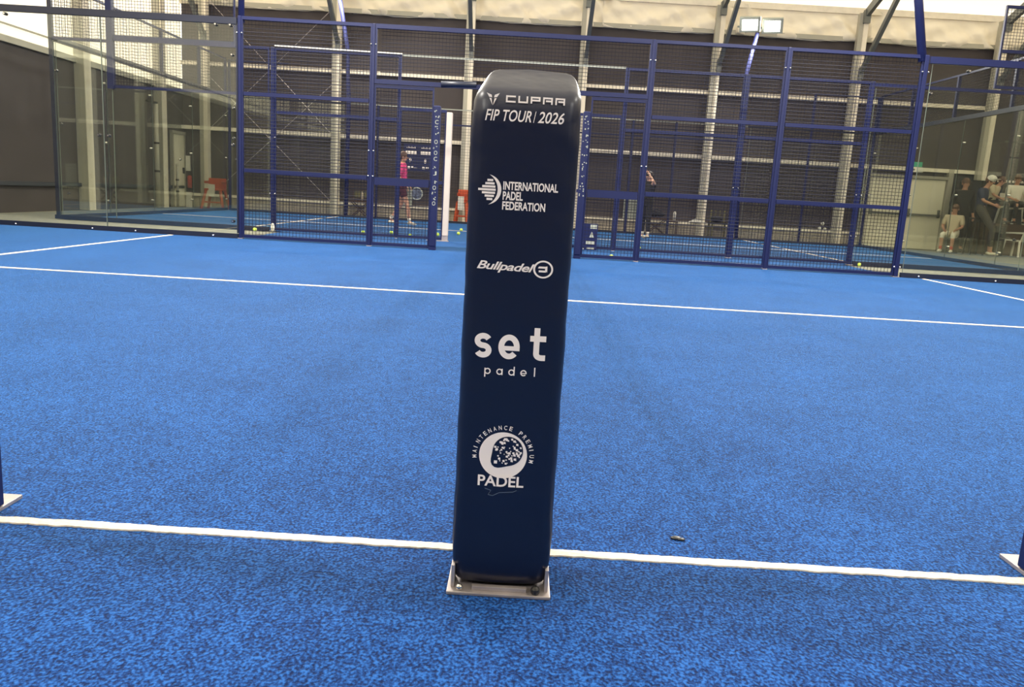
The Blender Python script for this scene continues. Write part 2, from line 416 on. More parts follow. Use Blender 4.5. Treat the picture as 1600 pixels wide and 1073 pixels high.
for (z, gr) in prof:
    s = rounded_section(z, gr); nring = len(s)
    for (px, py) in s:
        u = (px-(PX0+PX1)/2)/((PX1-PX0)/2); vv = (py-(PF+PB)/2)/((PB-PF)/2)
        fy = py; fx = px
        if vv < -.6: fy -= .008*(1-u*u)*min(1, max(0, (PZ1-z)/.1))
        wr = .0005*math.sin(z*31+px*60)+.0004*math.sin(z*73-px*33)
        if z > .95 or z < .22: wr *= 1.6
        if abs(u) > .8: fx += (1 if u > 0 else -1)*wr*1.2
        # creases on the right shoulder of the cover
        if vv < 0 and z > 1.082: fy += (z-1.082)*1.15*min(1, -vv*1.5)
        if u < -.1 and z > 1.06: fx += (z-1.06)*.26*(-u)
        if u > .45 and z > .85: fy += .0035*math.sin((z-.85)*70+u*9)*(u-.45)
        V.append((fx, fy, z))
for i in range(len(prof)-1):
    for k in range(nring):
        j = (k+1) % nring; F.append((i*nring+k, i*nring+j, (i+1)*nring+j, (i+1)*nring+k))
V.append(((PX0+PX1)/2, (PF+PB)/2, PZ1+.004)); V.append(((PX0+PX1)/2, (PF+PB)/2, PZ0))
tp = len(V)-2
for k in range(nring):
    j = (k+1) % nring; F.append(((len(prof)-1)*nring+k, (len(prof)-1)*nring+j, tp)); F.append((j, k, tp+1))
build(MB().add(V, F), 'cover', M['vinyl'], pad, smooth=True)
build(MB().box((PX0-.006, PF-.024, 0), (PX1+.004, PB+.02, .008)), 'base_plate', M['plate'], pad, bevel=.002)
for sx in (PX0+.002, PX1-.010): build(MB().box((sx, PF-.002, .008), (sx+.008, PF+.05, .060)), 'bracket', M['plate'], pad, bevel=.001)
build(MB().box((PX0+.05, PF-.012, .008), (PX1-.05, PF, .018)), 'front_bar', M['plate'], pad, bevel=.001)
build(MB().ball((PX1-.030, PF-.012, .016), .011, 10, 8), 'bolt', M['blackp'], pad)
build(MB().ball((PX0+.022, PF-.012, .014), .008, 10, 8), 'bolt', M['steel'], pad)

FONT = None
def text_mesh(body, h, w, shear=0, bold=0, spacing=1.0):
    """unit text: returns verts/faces scaled to width w and cap height h, origin bottom left, x right, y up"""
    cu = bpy.data.curves.new('t', 'FONT'); cu.body = body; cu.size = 1; cu.offset = bold; cu.shear = shear
    cu.space_character = spacing; cu.resolution_u = 4; cu.fill_mode = 'FRONT'
    o = bpy.data.objects.new('t', cu); col.objects.link(o)
    dg = bpy.context.evaluated_depsgraph_get(); me = bpy.data.meshes.new_from_object(o.evaluated_get(dg))
    vs = [v.co.copy() for v in me.vertices]; fs = [tuple(p.vertices) for p in me.polygons]
    col.objects.unlink(o); bpy.data.objects.remove(o); bpy.data.curves.remove(cu); bpy.data.meshes.remove(me)
    x0 = min(v.x for v in vs); x1 = max(v.x for v in vs); y0 = min(v.y for v in vs); y1 = max(v.y for v in vs)
    return [((v.x-x0)/(x1-x0)*w, (v.y-y0)/(y1-y0)*h) for v in vs], fs
def on_pad(pts, lift=.0009):
    return [(x, pad_front(x, z)-lift, z) for x, z in pts]
def put(mb, pts, fs, x, z, slope=0, lift=.0009):
    mb.add(on_pad([(x+a, z+b_+slope*a) for a, b_ in pts], lift), fs)
def poly(mb, pts, lift=.0009):      # convex-ish outline in pad coordinates
    mb.add(on_pad(pts, lift), [tuple(range(len(pts)))])
def ring(mb, cx, cz, r0, r1, a0, a1, n=40, taper=False, lift=.0009, sq=1.0):
    P = []
    for i in range(n+1):
        t = i/n; a = math.radians(a0+(a1-a0)*t); k = (math.sin(math.pi*t) if taper else 1); ro = r0+(r1-r0)*k
        P += [(cx+r0*math.cos(a)*sq, cz+r0*math.sin(a)), (cx+ro*math.cos(a)*sq, cz+ro*math.sin(a))]
    mb.add(on_pad(P, lift), [(2*i, 2*i+1, 2*i+3, 2*i+2) for i in range(n)])
def pprint(mb, name, label=None, material=None):
    o = build(mb, name, material or M['print'], pad)
    if label: o['label'] = label
    return o
# car maker emblem + name
mb = MB()
ex, ez = .086, 1.066
for s in (-1, 1):
    poly(mb, [(ex+s*.013, ez+.012), (ex+s*.003, ez+.008), (ex+s*.002, ez+.003), (ex+s*.008, ez+.004)][::s])
    poly(mb, [(ex+s*.0075, ez+.002), (ex+s*.0030, ez+.0015), (ex+s*.0005, ez-.012), (ex+s*.0035, ez-.006)][::s])
pprint(mb, 'emblem', 'small white horned emblem')
mb = MB()
def seg(x0, z0, x1, z1):
    poly(mb, [(x0, z0), (x1, z0), (x1, z1), (x0, z1)])
cw, ch, th = .0195, .0135, .0032; x = .112; z0 = 1.061
for L in 'CUPRA':
    if L == 'C': S = [(0, 0, 1, 'b'), (0, 0, 0, 't'), (0, 0, 0, 'l')]
    t_, b_, l_, r_ = {'C': (1,1,1,0), 'U': (0,1,1,1), 'P': (1,0,1,1), 'R': (1,0,1,1), 'A': (1,0,1,1)}[L]
    if t_: seg(x, z0+ch-th, x+cw, z0+ch)
    if b_: seg(x, z0, x+cw, z0+th)
    if l_: seg(x, z0, x+th, z0+ch)
    if r_: seg(x+cw-th, (z0+ch*.35 if L == 'P' else z0), x+cw, z0+ch)
    if L in 'PRA': seg(x+(.006 if L != 'P' else 0), z0+ch*.35, x+cw, z0+ch*.35+th)
    x += cw+.0052
pprint(mb, 'lettering')
mb = MB(); p, f = text_mesh('FIP TOUR', .0225, .093, shear=.25, bold=.012, spacing=1.02); put(mb, p, f, .072, 1.024)
p, f = text_mesh('2026', .0225, .053, shear=.25, bold=.012); put(mb, p, f, .178, 1.024)
pprint(mb, 'lettering')
mb = MB(); poly(mb, [(.1690, 1.024), (.1702, 1.024), (.1742, 1.046), (.1730, 1.046)]); pprint(mb, 'divider')
# federation emblem: stacked bars and a crescent
mb = MB()
cx, cz = .089, .888
for i, (dz, a, b_) in enumerate(((.019, -.006, .006), (.0125, -.010, .009), (.0062, -.016, .011), (0, -.024, .012), (-.0062, -.016, .011), (-.0125, -.010, .009), (-.019, -.006, .006))):
    poly(mb, [(cx+a, cz+dz-.0022), (cx+b_, cz+dz-.0022), (cx+b_, cz+dz+.0022), (cx+a, cz+dz+.0022)])
ring(mb, cx-.018, cz, .034, .0415, -62, 62, taper=True)
pprint(mb, 'emblem', 'white ball emblem of stacked bars inside a crescent')
for body, xx, zz, ww in (('INTERNATIONAL', .116, .889, .112), ('PADEL', .116, .869, .041), ('FEDERATION', .116, .849, .088)):
    mb = MB(); p, f = text_mesh(body, .0172, ww, bold=.028); put(mb, p, f, xx, zz); pprint(mb, 'lettering')
# racket maker word mark
mb = MB(); p, f = text_mesh('Bullpadel', .0225, .120, shear=.35, bold=.018, spacing=.94); put(mb, p, f, .070, .721, slope=-.02); pprint(mb, 'lettering')
mb = MB(); ring(mb, .2080, .7315, .0150, .0185, 0, 360, sq=1.12)
poly(mb, [(.197, .7335), (.212, .7335), (.214, .7375), (.199, .7375)]); poly(mb, [(.199, .7255), (.214, .7255), (.214, .7295), (.199, .7295)])
poly(mb, [(.212, .7295), (.2165, .7255), (.2165, .7385), (.212, .7375)])
pprint(mb, 'emblem', 'white oval ring emblem')
# big club word mark, drawn with even strokes
def stroke(mb, pts, wd, lift=.0009):
    L_ = []; R_ = []
    for i, p in enumerate(pts):
        a = Vector(pts[max(0, i-1)]); b_ = Vector(pts[min(len(pts)-1, i+1)]); d = (b_-a).normalized(); n_ = Vector((-d.y, d.x))*wd/2
        L_.append((p[0]+n_.x, p[1]+n_.y)); R_.append((p[0]-n_.x, p[1]-n_.y))
    n = len(pts); mb.add(on_pad(L_+R_, lift), [(i, i+1, n+i+1, n+i) for i in range(n-1)])
def arc(cx_, cz_, rx, rz, a0, a1, n=18):
    return [(cx_+rx*math.cos(math.radians(a0+(a1-a0)*k/n)), cz_+rz*math.sin(math.radians(a0+(a1-a0)*k/n))) for k in range(n+1)]
def letter(mb, ch_, x, z, w_, h, wd):
    rx = (w_-wd)/2; cx_ = x+w_/2; r = (h-wd)/2; cz_ = z+h/2
    if ch_ == 's':
        q = r/2
        stroke(mb, arc(cx_, cz_+q, rx, q, 25, 270, 16)[:-1]+arc(cx_, cz_-q, rx, q, 90, -155, 16), wd)
    if ch_ == 'e':
        stroke(mb, arc(cx_, cz_, rx, r, 0, 318, 34), wd); stroke(mb, [(cx_-rx, cz_-wd*.25), (cx_+rx+wd/2, cz_-wd*.25)], wd*.8, .0012)
    if ch_ == 't':
        sx = cx_-w_*.08
        stroke(mb, [(sx, z+h*1.32), (sx, z+wd*1.2)]+arc(sx+wd*.9, z+wd*1.2, wd*.9, wd*.7, 180, 270, 8)+[(x+w_, z+wd*.5)], wd)
        stroke(mb, [(x, z+h-wd*.5), (x+w_, z+h-wd*.5)], wd, .0012)
    if ch_ in 'pad':
        stroke(mb, arc(cx_, cz_, rx, r, 0, 360, 26), wd)
        sx = x+wd/2 if ch_ == 'p' else x+w_-wd/2
        stroke(mb, [(sx, z-(h*.45 if ch_ == 'p' else 0)), (sx, z+h*(1.45 if ch_ == 'd' else 1))], wd, .0012)
    if ch_ == 'l': stroke(mb, [(cx_, z), (cx_, z+h*1.45)], wd)
for ch_, xx, ww in (('s', .073, .037), ('e', .124, .045), ('t', .190, .034)):
    mb = MB(); letter(mb, ch_, xx, .538, ww, .053, .0122); pprint(mb, 'lettering')
mb = MB(); x = .097
for ch_ in 'padel':
    letter(mb, ch_, x, .503, .0135, .0135, .0026); x += .0255 if ch_ != 'e' else .0235
pprint(mb, 'lettering')
# maintenance badge
bx, bz = .147, .325
mb = MB(); ring(mb, bx, bz, 0.0, .052, 0, 360, n=48); pprint(mb, 'badge', 'round cream badge')
mb = MB(); N_ = 40; P = []
for i in range(N_):
    a = 2*math.pi*i/N_; r = .033*(1+.0*math.cos(a))
    px_, pz_ = r*math.cos(a), r*math.sin(a)
    k = max(0, math.cos(a-math.radians(228)))**9
    P.append((bx+.010+px_*(1+.42*k), bz+.010+pz_*(1+.42*k)))
poly(mb, P, .0013); pprint(mb, 'ball_mark', 'dark drop-shaped ball mark on the badge', M['vinyl'])
mb = MB(); rr = random.Random(5)
for i in range(70):
    a = rr.uniform(0, 6.28); r = .029*math.sqrt(rr.random()); s = rr.uniform(.0010, .0030)
    px_, pz_ = bx+.010+r*math.cos(a), bz+.010+r*math.sin(a)
    poly(mb, [(px_-s, pz_-s*.7), (px_+s, pz_-s), (px_+s*.8, pz_+s), (px_-s, pz_+s*.8)], .0017)
poly(mb, [(bx-.019, bz-.019), (bx-.012, bz-.019), (bx-.012, bz-.012), (bx-.019, bz-.012)], .0017)
pprint(mb, 'speckle', 'pale speckles on the ball mark')
mb = MB(); txt = 'MAINTENANCE PREMIUM'; n = len(txt)
for i, ch_ in enumerate(txt):
    if ch_ == ' ': continue
    a = math.radians(186-(186+10)*i/(n-1)); p, f = text_mesh(ch_, .0095, .0065 if ch_ != 'I' else .0018, bold=.01)
    ca, sa = math.cos(a-math.pi/2), math.sin(a-math.pi/2); ox, oz = bx+.0575*math.cos(a), bz+.0575*math.sin(a)
    q = [(ox+(u-.003)*ca-v*sa, oz+(u-.003)*sa+v*ca) for u, v in p]; mb.add(on_pad(q), f)
pprint(mb, 'lettering')
mb = MB(); p, f = text_mesh('PADEL', .0245, .100, bold=.02)
poly(mb, [(bx-.052, bz-.073), (bx+.052, bz-.073), (bx+.052, bz-.044), (bx-.052, bz-.044)], .0012); pprint(mb, 'title_band', None, M['vinyl'])
mb = MB(); put(mb, p, f, bx-.052, bz-.071, 0, .0020); pprint(mb, 'lettering')
mb = MB(); pts = [(bx-.036, bz-.078), (bx-.022, bz-.082), (bx-.028, bz-.092), (bx-.018, bz-.094), (bx-.004, bz-.086), (bx+.026, bz-.083), (bx+.034, bz-.079)]
for a, b_ in zip(pts, pts[1:]): poly(mb, [a, b_, (b_[0], b_[1]+.0016), (a[0], a[1]+.0016)])
pprint(mb, 'squiggle', 'thin grey squiggle line', mat('dim_print', (.10, .13, .18), .6))

# the net behind the pad
net = thing('padel_net', 'black court net with white top band running straight back behind the padded post', 'net', (.155, 5, 0))
nb = MB(); y = .06
while y < 9.75: nb.box((.1545, y, .03), (.1555, y+.0016, .84)); y += .045
z = .05
while z < .84: nb.box((.1542, .05, z), (.1558, 9.76, z+.0016)); z += .045
build(nb, 'net_mesh', M['net'], net)
build(MB().box((.150, .03, .84), (.160, 9.78, .89)), 'top_band', M['white'], net)
fp = thing('padded_net_post', 'plain navy padded post at the far end of the net', 'net post', (.155, 9.86, 0))
build(MB().box((.06, 9.79, .01), (.25, 9.94, 1.08)), 'cover', M['vinyl'], fp, bevel=.02)
build(MB().box((.05, 9.78, 0), (.26, 9.95, .01)), 'base_plate', M['plate'], fp)

# ================================================================= FENCES
def wire(mb, x0, x1, z0, z1, y, s=.05, r=.0048):
    x = x0+s*.5
    while x < x1: mb.box((x-r/2, y-r/2, z0), (x+r/2, y+r/2, z1)); x += s
    z = z0+s*.5
    while z < z1:
        mb.add([(xx, y-r+a, z+b_) for xx in (x0, x1) for a, b_ in ((-r*.7, 0), (0, r*.7), (r*.7, 0), (0, -r*.7))], [(0,1,5,4),(1,2,6,5),(2,3,7,6),(3,0,4,7)]); z += s
def wire_x(mb, y0, y1, z0, z1, x, s=.05, r=.0036):
    y = y0+s*.5
    while y < y1: mb.box((x-r/2, y-r/2, z0), (x+r/2, y+r/2, z1)); y += s
    z = z0+s*.5
    while z < z1: mb.box((x-r*1.5, y0, z-r/2), (x-r*.5, y1, z+r/2)); z += s
def frame_rect(mb, x0, x1, z0, z1, y, w=.04, d=.04, q=.022):
    mb.box((x0, y-d/2, z1-w), (x1, y+d/2, z1)); mb.box((x0, y-d/2, z0), (x1, y+d/2, z0+w))
    mb.box((x0, y-d/2, z0+w), (x0+q, y+d/2, z1-w)); mb.box((x1-q, y-d/2, z0+w), (x1, y+d/2, z1-w))
def mesh_bay(x0, x1, y, z0, z1, rails, label, group, top=.06, cat='fence panel'):
    t = thing('mesh_panel', label, cat, ((x0+x1)/2, y, 0), group)
    f = MB(); frame_rect(f, x0, x1, z0, z1, y, .045, .045); build(f, 'frame', M['navy'], t)
    for z in rails: build(MB().box((x0+.03, y-.025, z-.028), (x1-.03, y+.025, z+.024)), 'rail', M['navy'], t)
    wm = MB(); wire(wm, x0+.02, x1-.02, z0+.03, z1-.03, y+.01); build(wm, 'wire_mesh', M['navy_wire'], t)
    return t
def post(x, y, h, label, group, w=.044, bolts=(1.28, 1.0), plate=True):
    t = thing('fence_post', label, 'post', (x, y, 0), group)
    build(MB().box((x-w/2, y-w/2-.01, 0), (x+w/2, y+w/2-.01, h)), 'pole', M['navy'], t, bevel=.006)
    if plate: build(MB().box((x-w*.8, y-w*.9, 0), (x+w*.8, y+w*.7, .012)), 'base_plate', M['plate'], t)
    for z in bolts:
        for s in (-1, 1): build(MB().ball((x+s*(w/2+.012), y-w/2-.005, z), .013, 8, 6), 'bolt', M['steel'], t)
    return t
def glass(x0, x1, y, z0, z1, label, group, clamps=(), t_=.012):
    t = thing('glass_panel', label, 'glass panel', ((x0+x1)/2, y, 0), group)
    build(MB().box((x0+.006, y-t_/2, z0), (x1-.006, y+t_/2, z1)), 'pane', M['glass'], t)
    build(MB().box((x0, y-t_/2, z0), (x0+.006, y+t_/2, z1)), 'pane_edge', M['edge'], t); build(MB().box((x1-.006, y-t_/2, z0), (x1, y+t_/2, z1)), 'pane_edge', M['edge'], t)
    for cx, cz in clamps: build(MB().tube([(cx, y-.03, cz), (cx, y+.03, cz)], .022, 10), 'clamp', M['blackp'], t); build(MB().tube([(cx, y-.038, cz), (cx, y-.03, cz)], .013, 8), 'clamp_cap', M['steel'], t)
    return t
def glass_x(x, y0, y1, z0, z1, label, group, clamps=()):
    t = thing('glass_panel', label, 'glass panel', (x, (y0+y1)/2, 0), group)
    build(MB().box((x-.006, y0+.006, z0), (x+.006, y1-.006, z1)), 'pane', M['glass'], t)
    build(MB().box((x-.006, y0, z0), (x+.006, y0+.006, z1)), 'pane_edge', M['edge'], t); build(MB().box((x-.006, y1-.006, z0), (x+.006, y1, z1)), 'pane_edge', M['edge'], t)
    for cy, cz in clamps: build(MB().tube([(x-.03, cy, cz), (x+.03, cy, cz)], .02, 8), 'clamp', M['steel'], t)
    return t
def rail(p, q, w, label, name='top_rail', m_='navy', h=None):
    return tag(build(MB().bar(p, q, w, h or w), name, M[m_]), label, 'rail')

# ---- fence of the near court
G1 = 'posts of the near court side fence'
post(-4.01, Y1, 3.13, 'navy fence post where glass meets mesh at the left, nearer fence', G1, bolts=(2.9,))
post(-2.10, Y1, 3.13, 'full-height navy fence post left of the gate opening, nearer fence', G1, bolts=(2.85, 1.38, 1.02))
post(1.86, Y1, 3.13, 'full-height navy fence post right of the gate opening, half hiding a player', G1, bolts=(2.85, 1.38))
post(3.77, Y1, 3.13, 'navy fence post one bay left of the right glass, nearer fence', G1, bolts=(2.85,))
post(5.70, Y1, 3.13, 'navy fence post where mesh meets glass at the right, nearer fence', G1, w=.06, bolts=(2.9, .15))
GM = 'mesh panels of the near court side fence'
mesh_bay(-3.985, -2.124, Y1, .02, 3.13, (2.08, 1.0), 'navy mesh fence panel between the left glass and the gate bay, nearer fence', GM)
mesh_bay(1.884, 3.746, Y1, .02, 3.13, (2.08, 1.0), 'navy mesh fence panel just right of the player by the post, nearer fence', GM)
mesh_bay(3.794, 5.665, Y1, .02, 3.13, (2.08, 1.0), 'navy mesh fence panel next to the right glass, nearer fence', GM)
t = thing('mesh_panel', 'wide navy mesh transom spanning above the gate opening', 'fence panel', (-.1, Y1, 2.3), GM)
f = MB(); frame_rect(f, -2.074, 1.836, 2.32, 3.13, Y1, .06, .06); build(f, 'frame', M['navy'], t)
wm = MB(); wire(wm, -2.0, 1.8, 2.36, 3.07, Y1+.01); build(wm, 'wire_mesh', M['navy_wire'], t)
def gate_side(x0, x1, label):
    t = thing('mesh_panel', label, 'fence panel', ((x0+x1)/2, Y1, 0), GM)
    f = MB(); frame_rect(f, x0, x1, .02, 2.31, Y1, .045, .045); build(f, 'frame', M['navy'], t)
    build(MB().box((x0+.03, Y1-.03, .90), (x1-.03, Y1+.03, 1.01)), 'rail', M['navy'], t)
    wm = MB(); wire(wm, x0+.02, x1-.02, .04, 2.29, Y1+.01); build(wm, 'wire_mesh', M['navy_wire'], t)
gate_side(-2.074, -1.215, 'low navy mesh panel in front of the pink-shirted player')
gate_side(1.04, 1.836, 'low navy mesh panel right of the gate opening, behind the padded net post')
def padded(x, y, z0, z1, label, marks, white=False, w=.10):
    t = thing('padded_gate_post', label, 'post', (x, y, 0))
    build(MB().box((x-w/2, y-.075, 0), (x+w/2, y+.035, z0)), 'foot', M['plate' if white else 'navy'], t)
    build(MB().box((x-w/2, y-.075, z0), (x+w/2, y+.045, z1)), 'cover', M['padwhite' if white else 'navy'], t, bevel=.015)
    if marks:
        lm = MB(); z = z1-.12; k = 0
        for ch_ in marks:
            if ch_ == ' ': z -= .05; continue
            if ch_ == '.':
                for k in range(3):
                    a = x+random.uniform(-.04, .03); b_ = z+random.uniform(0, .05); h_ = random.uniform(.008, .022)
                    lm.box((a, y-.0765, b_), (a+.016, y-.0755, b_+h_))
                z -= .07; continue
            p, f = text_mesh(ch_, .060, .050, bold=.012)
            lm.add([(x-.022+a, y-.0765, z+b_) for a, b_ in p], f); z -= .085
        build(lm, 'lettering', M['pale'], t)
padded(-1.16, Y1, .05, 2.06, 'navy padded gate post with a vertical row of pale letters', '..C.. O.OC .J .O..O')
padded(.985, Y1, .05, 2.10, 'navy padded gate post with specks of white, right of the opening', '... ... . .. . ...')
sc_ = tag(build(MB().tube([(-1.12, Y1-.02, 2.36), (-.62, Y1-.02, 2.38)], .045, 8), 'rolled_strap', M['dark'], smooth=True), 'dark rolled strap along the lintel over the gate opening', 'strap')
# dark rail + glass, left
GG = 'glass panels of the near court side fence'
glass(-6.0, -4.06, Y1, .07, 3.02, 'clear glass panel left of the mesh, nearer fence, corner by the orange frame', GG, ((-4.35, 3.0), (-4.14, 3.0), (-5.93, 1.38), (-4.12, 2.6), (-4.12, 1.35), (-4.12, .25)))
glass(-8.2, -6.0, Y1, .07, 3.02, 'clear glass panel at the far left edge, nearer fence', GG, ((-6.07, 1.38), (-7.35, 2.98)))
rail((-8.2, Y1, 3.06), (-4.05, Y1, 3.06), .06, 'dark rail along the top of the left glass, nearer fence', m_='dark', h=.09)
rail((-8.2, Y1, .035), (-4.05, Y1, .035), .05, 'dark rail along the foot of the left glass, nearer fence', 'base_rail', 'dark', .07)
build(MB().box((-4.058, Y1-.03, .08), (-4.036, Y1+.03, 3.0)), 'edge_strip', M['dark']); tag(bpy.data.objects['edge_strip'], 'thin dark strip closing the left glass edge, nearer fence', 'strip')
glass(5.80, 7.75, Y1, .07, 3.02, 'clear glass panel right of the mesh, in front of the double door', GG, ((6.32, 2.95), (5.83, 2.62), (7.7, 1.38)))
glass(7.75, 9.6, Y1, .07, 3.02, 'clear glass panel at the far right edge, nearer fence', GG, ())
rail((5.75, Y1, 3.07), (9.6, Y1, 3.07), .07, 'navy rail along the top of the right glass, nearer fence', h=.09)
rail((5.78, Y1, .035), (9.6, Y1, .035), .05, 'dark rail along the foot of the right glass, nearer fence', 'base_rail', 'dark', .07)
bl = MB()
for i, (x, w_) in enumerate(((-7.33, 0), (-6.19, 0), (-5.55, 0), (-4.40, 0), (6.02, 1), (7.15, 1))):
    tag(build(MB().ball((x, Y1-.068, .03), .014, 8, 6), 'rail_bolt', M['steel']), 'small foot rail bolt of the nearer fence, ' + ('leftmost of all', 'just left of the service line end', 'just right of the service line end', 'beside the left glass corner post', 'beside the right glass corner post', 'rightmost of all')[i], 'bolt', 'foot rail bolts')

# ---- lamp poles
def lamp_pole(pts, label, r=.05, aim=(0, 5, 0), power=None):
    t = thing('floodlight_pole', label, 'lamp pole', (pts[0][0], pts[0][1], 0), 'court floodlight poles')
    build(MB().tube(pts, r, 10), 'pole', M['pole'], t, smooth=True)
    x, y, z = pts[-1]
    build(MB().bar((x-.55, y, z), (x+.55, y, z), .04), 'crossbar', M['grey_steel'], t)
    dirv = (Vector(aim)-Vector((x, y, z))).normalized(); 
    for s in (-1, 1):
        c = Vector((x+s*.29, y+(-.22 if aim[1] < y else .22), z+.02)); q = dirv.to_track_quat('-Z', 'Y').to_matrix()
        def bx(hx, hy, z0, z1):
            V = [c+q@Vector((a, b_, cc)) for cc in (z0, z1) for a, b_ in ((-hx, -hy), (hx, -hy), (hx, hy), (-hx, hy))]
            return MB().add(V, [(0,3,2,1),(4,5,6,7),(0,1,5,4),(1,2,6,5),(2,3,7,6),(3,0,4,7)])
        h = build(bx(.26, .20, -.02, .06), 'lamp_housing', M['pale'], t, bevel=.01)
        build(bx(.19, .14, -.030, -.021), 'lens', M['lampglass'], h)
        flood_lamp(c+dirv*.05, aim, power or LAMP_W)
lamp_pole([(-4.0, Y1+.03, 3.05), (-3.98, Y1+.0, 4.2), (-3.55, Y1-.5, 5.9)], 'blue floodlight pole rising from the left glass corner of the nearer fence', .045, aim=(-2, 7, 0), power=380)
lamp_pole([(5.66, Y1+.02, 3.05), (5.42, Y1, 4.1), (5.0, Y1-.5, 5.9)], 'thick blue floodlight pole rising from the right glass corner of the nearer fence', .06, aim=(3, 7, 0), power=380)
lamp_pole([(-4.70, Y3, .002), (-4.68, Y3, 3.0), (-4.74, Y3, 4.42), (-4.95, Y3-.3, 5.9)], 'bent blue floodlight pole beside the second cream column from the left', .055, aim=(-2, 15, 0))
lamp_pole([(6.01, Y3, .002), (5.84, Y3, 2.8), (5.80, Y3, 4.25), (6.0, Y3-.02, 5.5)], 'blue pole carrying the pair of glowing floodlights', .055, aim=(3.6, 13, 0))
lamp_pole([(-4.0, -.15, .002), (-4.0, -.15, 4.2), (-3.6, .3, 5.9)], 'blue floodlight pole on the near side of the court, left, outside the view', .05, aim=(-2, 6, 0))
lamp_pole([(5.7, -.15, .002), (5.7, -.15, 4.2), (5.3, .3, 5.9)], 'blue floodlight pole on the near side of the court, right, outside the view', .05, aim=(3, 6, 0))

lamp_pole([(-4.6, -6.5, 0), (-4.6, -6.5, 5.8)], 'added blue fill light pole behind the camera, left, unseen', .05, aim=(-1, 0, .5), power=90)  # unseen pole pair added as rear fill, brightens the padded post front
lamp_pole([(4.9, -6.5, 0), (4.9, -6.5, 5.8)], 'added blue fill light pole behind the camera, right, unseen', .05, aim=(1, 0, .5), power=90)

# near side posts
for s, x in ((-1, -1.198), (1, 1.543)):
    t = thing('fence_post', 'near navy post with grey base plate at the %s edge of the view' % ('left' if s < 0 else 'right'), 'post', (x, .02, 0))
    build(MB().box((x-.053, -.035, .012), (x+.053, .07, 2.3)), 'pole', M['navy'], t, bevel=.004)
    build(MB().box((x-.07, -.06, 0), (x+.053, .145, .010)) if s < 0 else MB().box((x-.053, -.06, 0), (x+.07, .145, .010)), 'base_plate', M['plate'], t, bevel=.001)
    build(MB().ball((x+(-.0 if s < 0 else .0)-s*.030, -.037, .12), .008, 8, 6), 'bolt', M['steel'], t)
    build(MB().ball((x-s*.054, .005, .115), .006, 8, 6), 'bolt', M['steel'], t)

# ---- near-side fence of the second court
G2 = 'posts of the second court near fence'
post(-4.22, Y2, 3.08, 'navy middle-fence post with a white scrap at its foot', G2, w=.06, bolts=(1.6, .65))
post(-2.05, Y2, 3.08, 'slim navy gate post in front of the pink-shirted player, middle fence', G2, w=.03, bolts=())
post(1.76, Y2, 3.08, 'slim navy gate post right of the opening, middle fence', G2, w=.04, bolts=(1.0,))
post(3.78, Y2, 3.08, 'navy post in front of the dark green chair, middle fence', G2, w=.06, bolts=(1.2,))
post(5.90, Y2, 3.08, 'navy middle-fence post with a tennis ball at its foot', G2, w=.06, bolts=(1.2, .5))
tag(build(MB().ball((-4.20, Y2-.075, .07), .035, 8, 6, (1, .5, 2.2)), 'paper_scrap', M['white'], smooth=True), 'white scrap stuck at the foot of the left middle-fence post', 'scrap')
GM2 = 'mesh panels of the second court near fence'
mesh_bay(-4.185, -2.068, Y2, .02, 3.08, (2.02, 1.0), 'navy mesh panel left of the gate, middle fence', GM2)
mesh_bay(1.784, 3.746, Y2, .02, 3.08, (2.06, 1.0), 'navy mesh panel right of the gate, middle fence', GM2)
mesh_bay(3.814, 5.866, Y2, .02, 3.08, (2.06, 1.0), 'navy mesh panel left of the right glass, middle fence', GM2)
mesh_bay(-2.032, -1.245, Y2, .02, 2.22, (1.0,), 'low navy mesh panel beside the white padded post, middle fence', GM2)
mesh_bay(1.02, 1.736, Y2, .02, 2.30, (1.0,), 'low navy mesh panel right of the gate opening, middle fence', GM2)
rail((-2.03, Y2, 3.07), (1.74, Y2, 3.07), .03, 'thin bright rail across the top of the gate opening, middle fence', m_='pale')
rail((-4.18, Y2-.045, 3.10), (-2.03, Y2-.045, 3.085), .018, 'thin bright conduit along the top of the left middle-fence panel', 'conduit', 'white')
padded(-1.19, Y2, .09, 2.18, 'white padded gate post at the left of the far gate opening', '', True)
build(MB().box((-1.5, Y2-.12, 0), (-1.12, Y2+.02, .012)), 'threshold_plate', M['plate']); tag(bpy.data.objects['threshold_plate'], 'flat grey plate under the white padded gate post', 'plate')
GG2 = 'glass panels of the second court near fence'
glass(-7.96, -6.97, Y2, .07, 3.0, 'narrow tall glass panel at the left corner of the second court', GG2, ((-7.88, 1.62), (-7.80, .45), (-7.92, 2.5)))
glass(-6.97, -4.28, Y2, .07, 2.28, 'wide glass panel under the framed mesh at the left of the second court', GG2, ((-4.9, 2.05), (-4.9, 1.55), (-4.85, 1.2)))
glass(5.96, 8.85, Y2, .07, 2.98, 'wide glass panel in front of the double door, middle fence', GG2, ((8.7, .6), (8.78, 2.6)))
glass(8.85, 9.4, Y2, .07, 2.98, 'narrow glass panel at the right corner of the second court', GG2, ((8.93, .6),))
rail((-8.05, Y2, .035), (-4.28, Y2, .035), .05, 'dark rail along the foot of the left glass, middle fence', 'base_rail', 'dark', .07)
rail((5.96, Y2, .035), (9.5, Y2, .035), .05, 'dark rail along the foot of the right glass, middle fence', 'base_rail', 'dark', .07)
rail((5.9, Y2, 3.03), (9.4, Y2, 3.03), .05, 'navy rail along the top of the right glass, middle fence')
GF = 'raised mesh frames of the second court near fence'
mesh_bay(-7.99, -6.99, Y2, 3.0, 4.1, (), 'raised mesh frame above the narrow left corner glass', GF)
mesh_bay(-6.95, -4.86, Y2, 3.08, 4.1, (), 'upper raised mesh frame above the left glass, higher of two', GF)
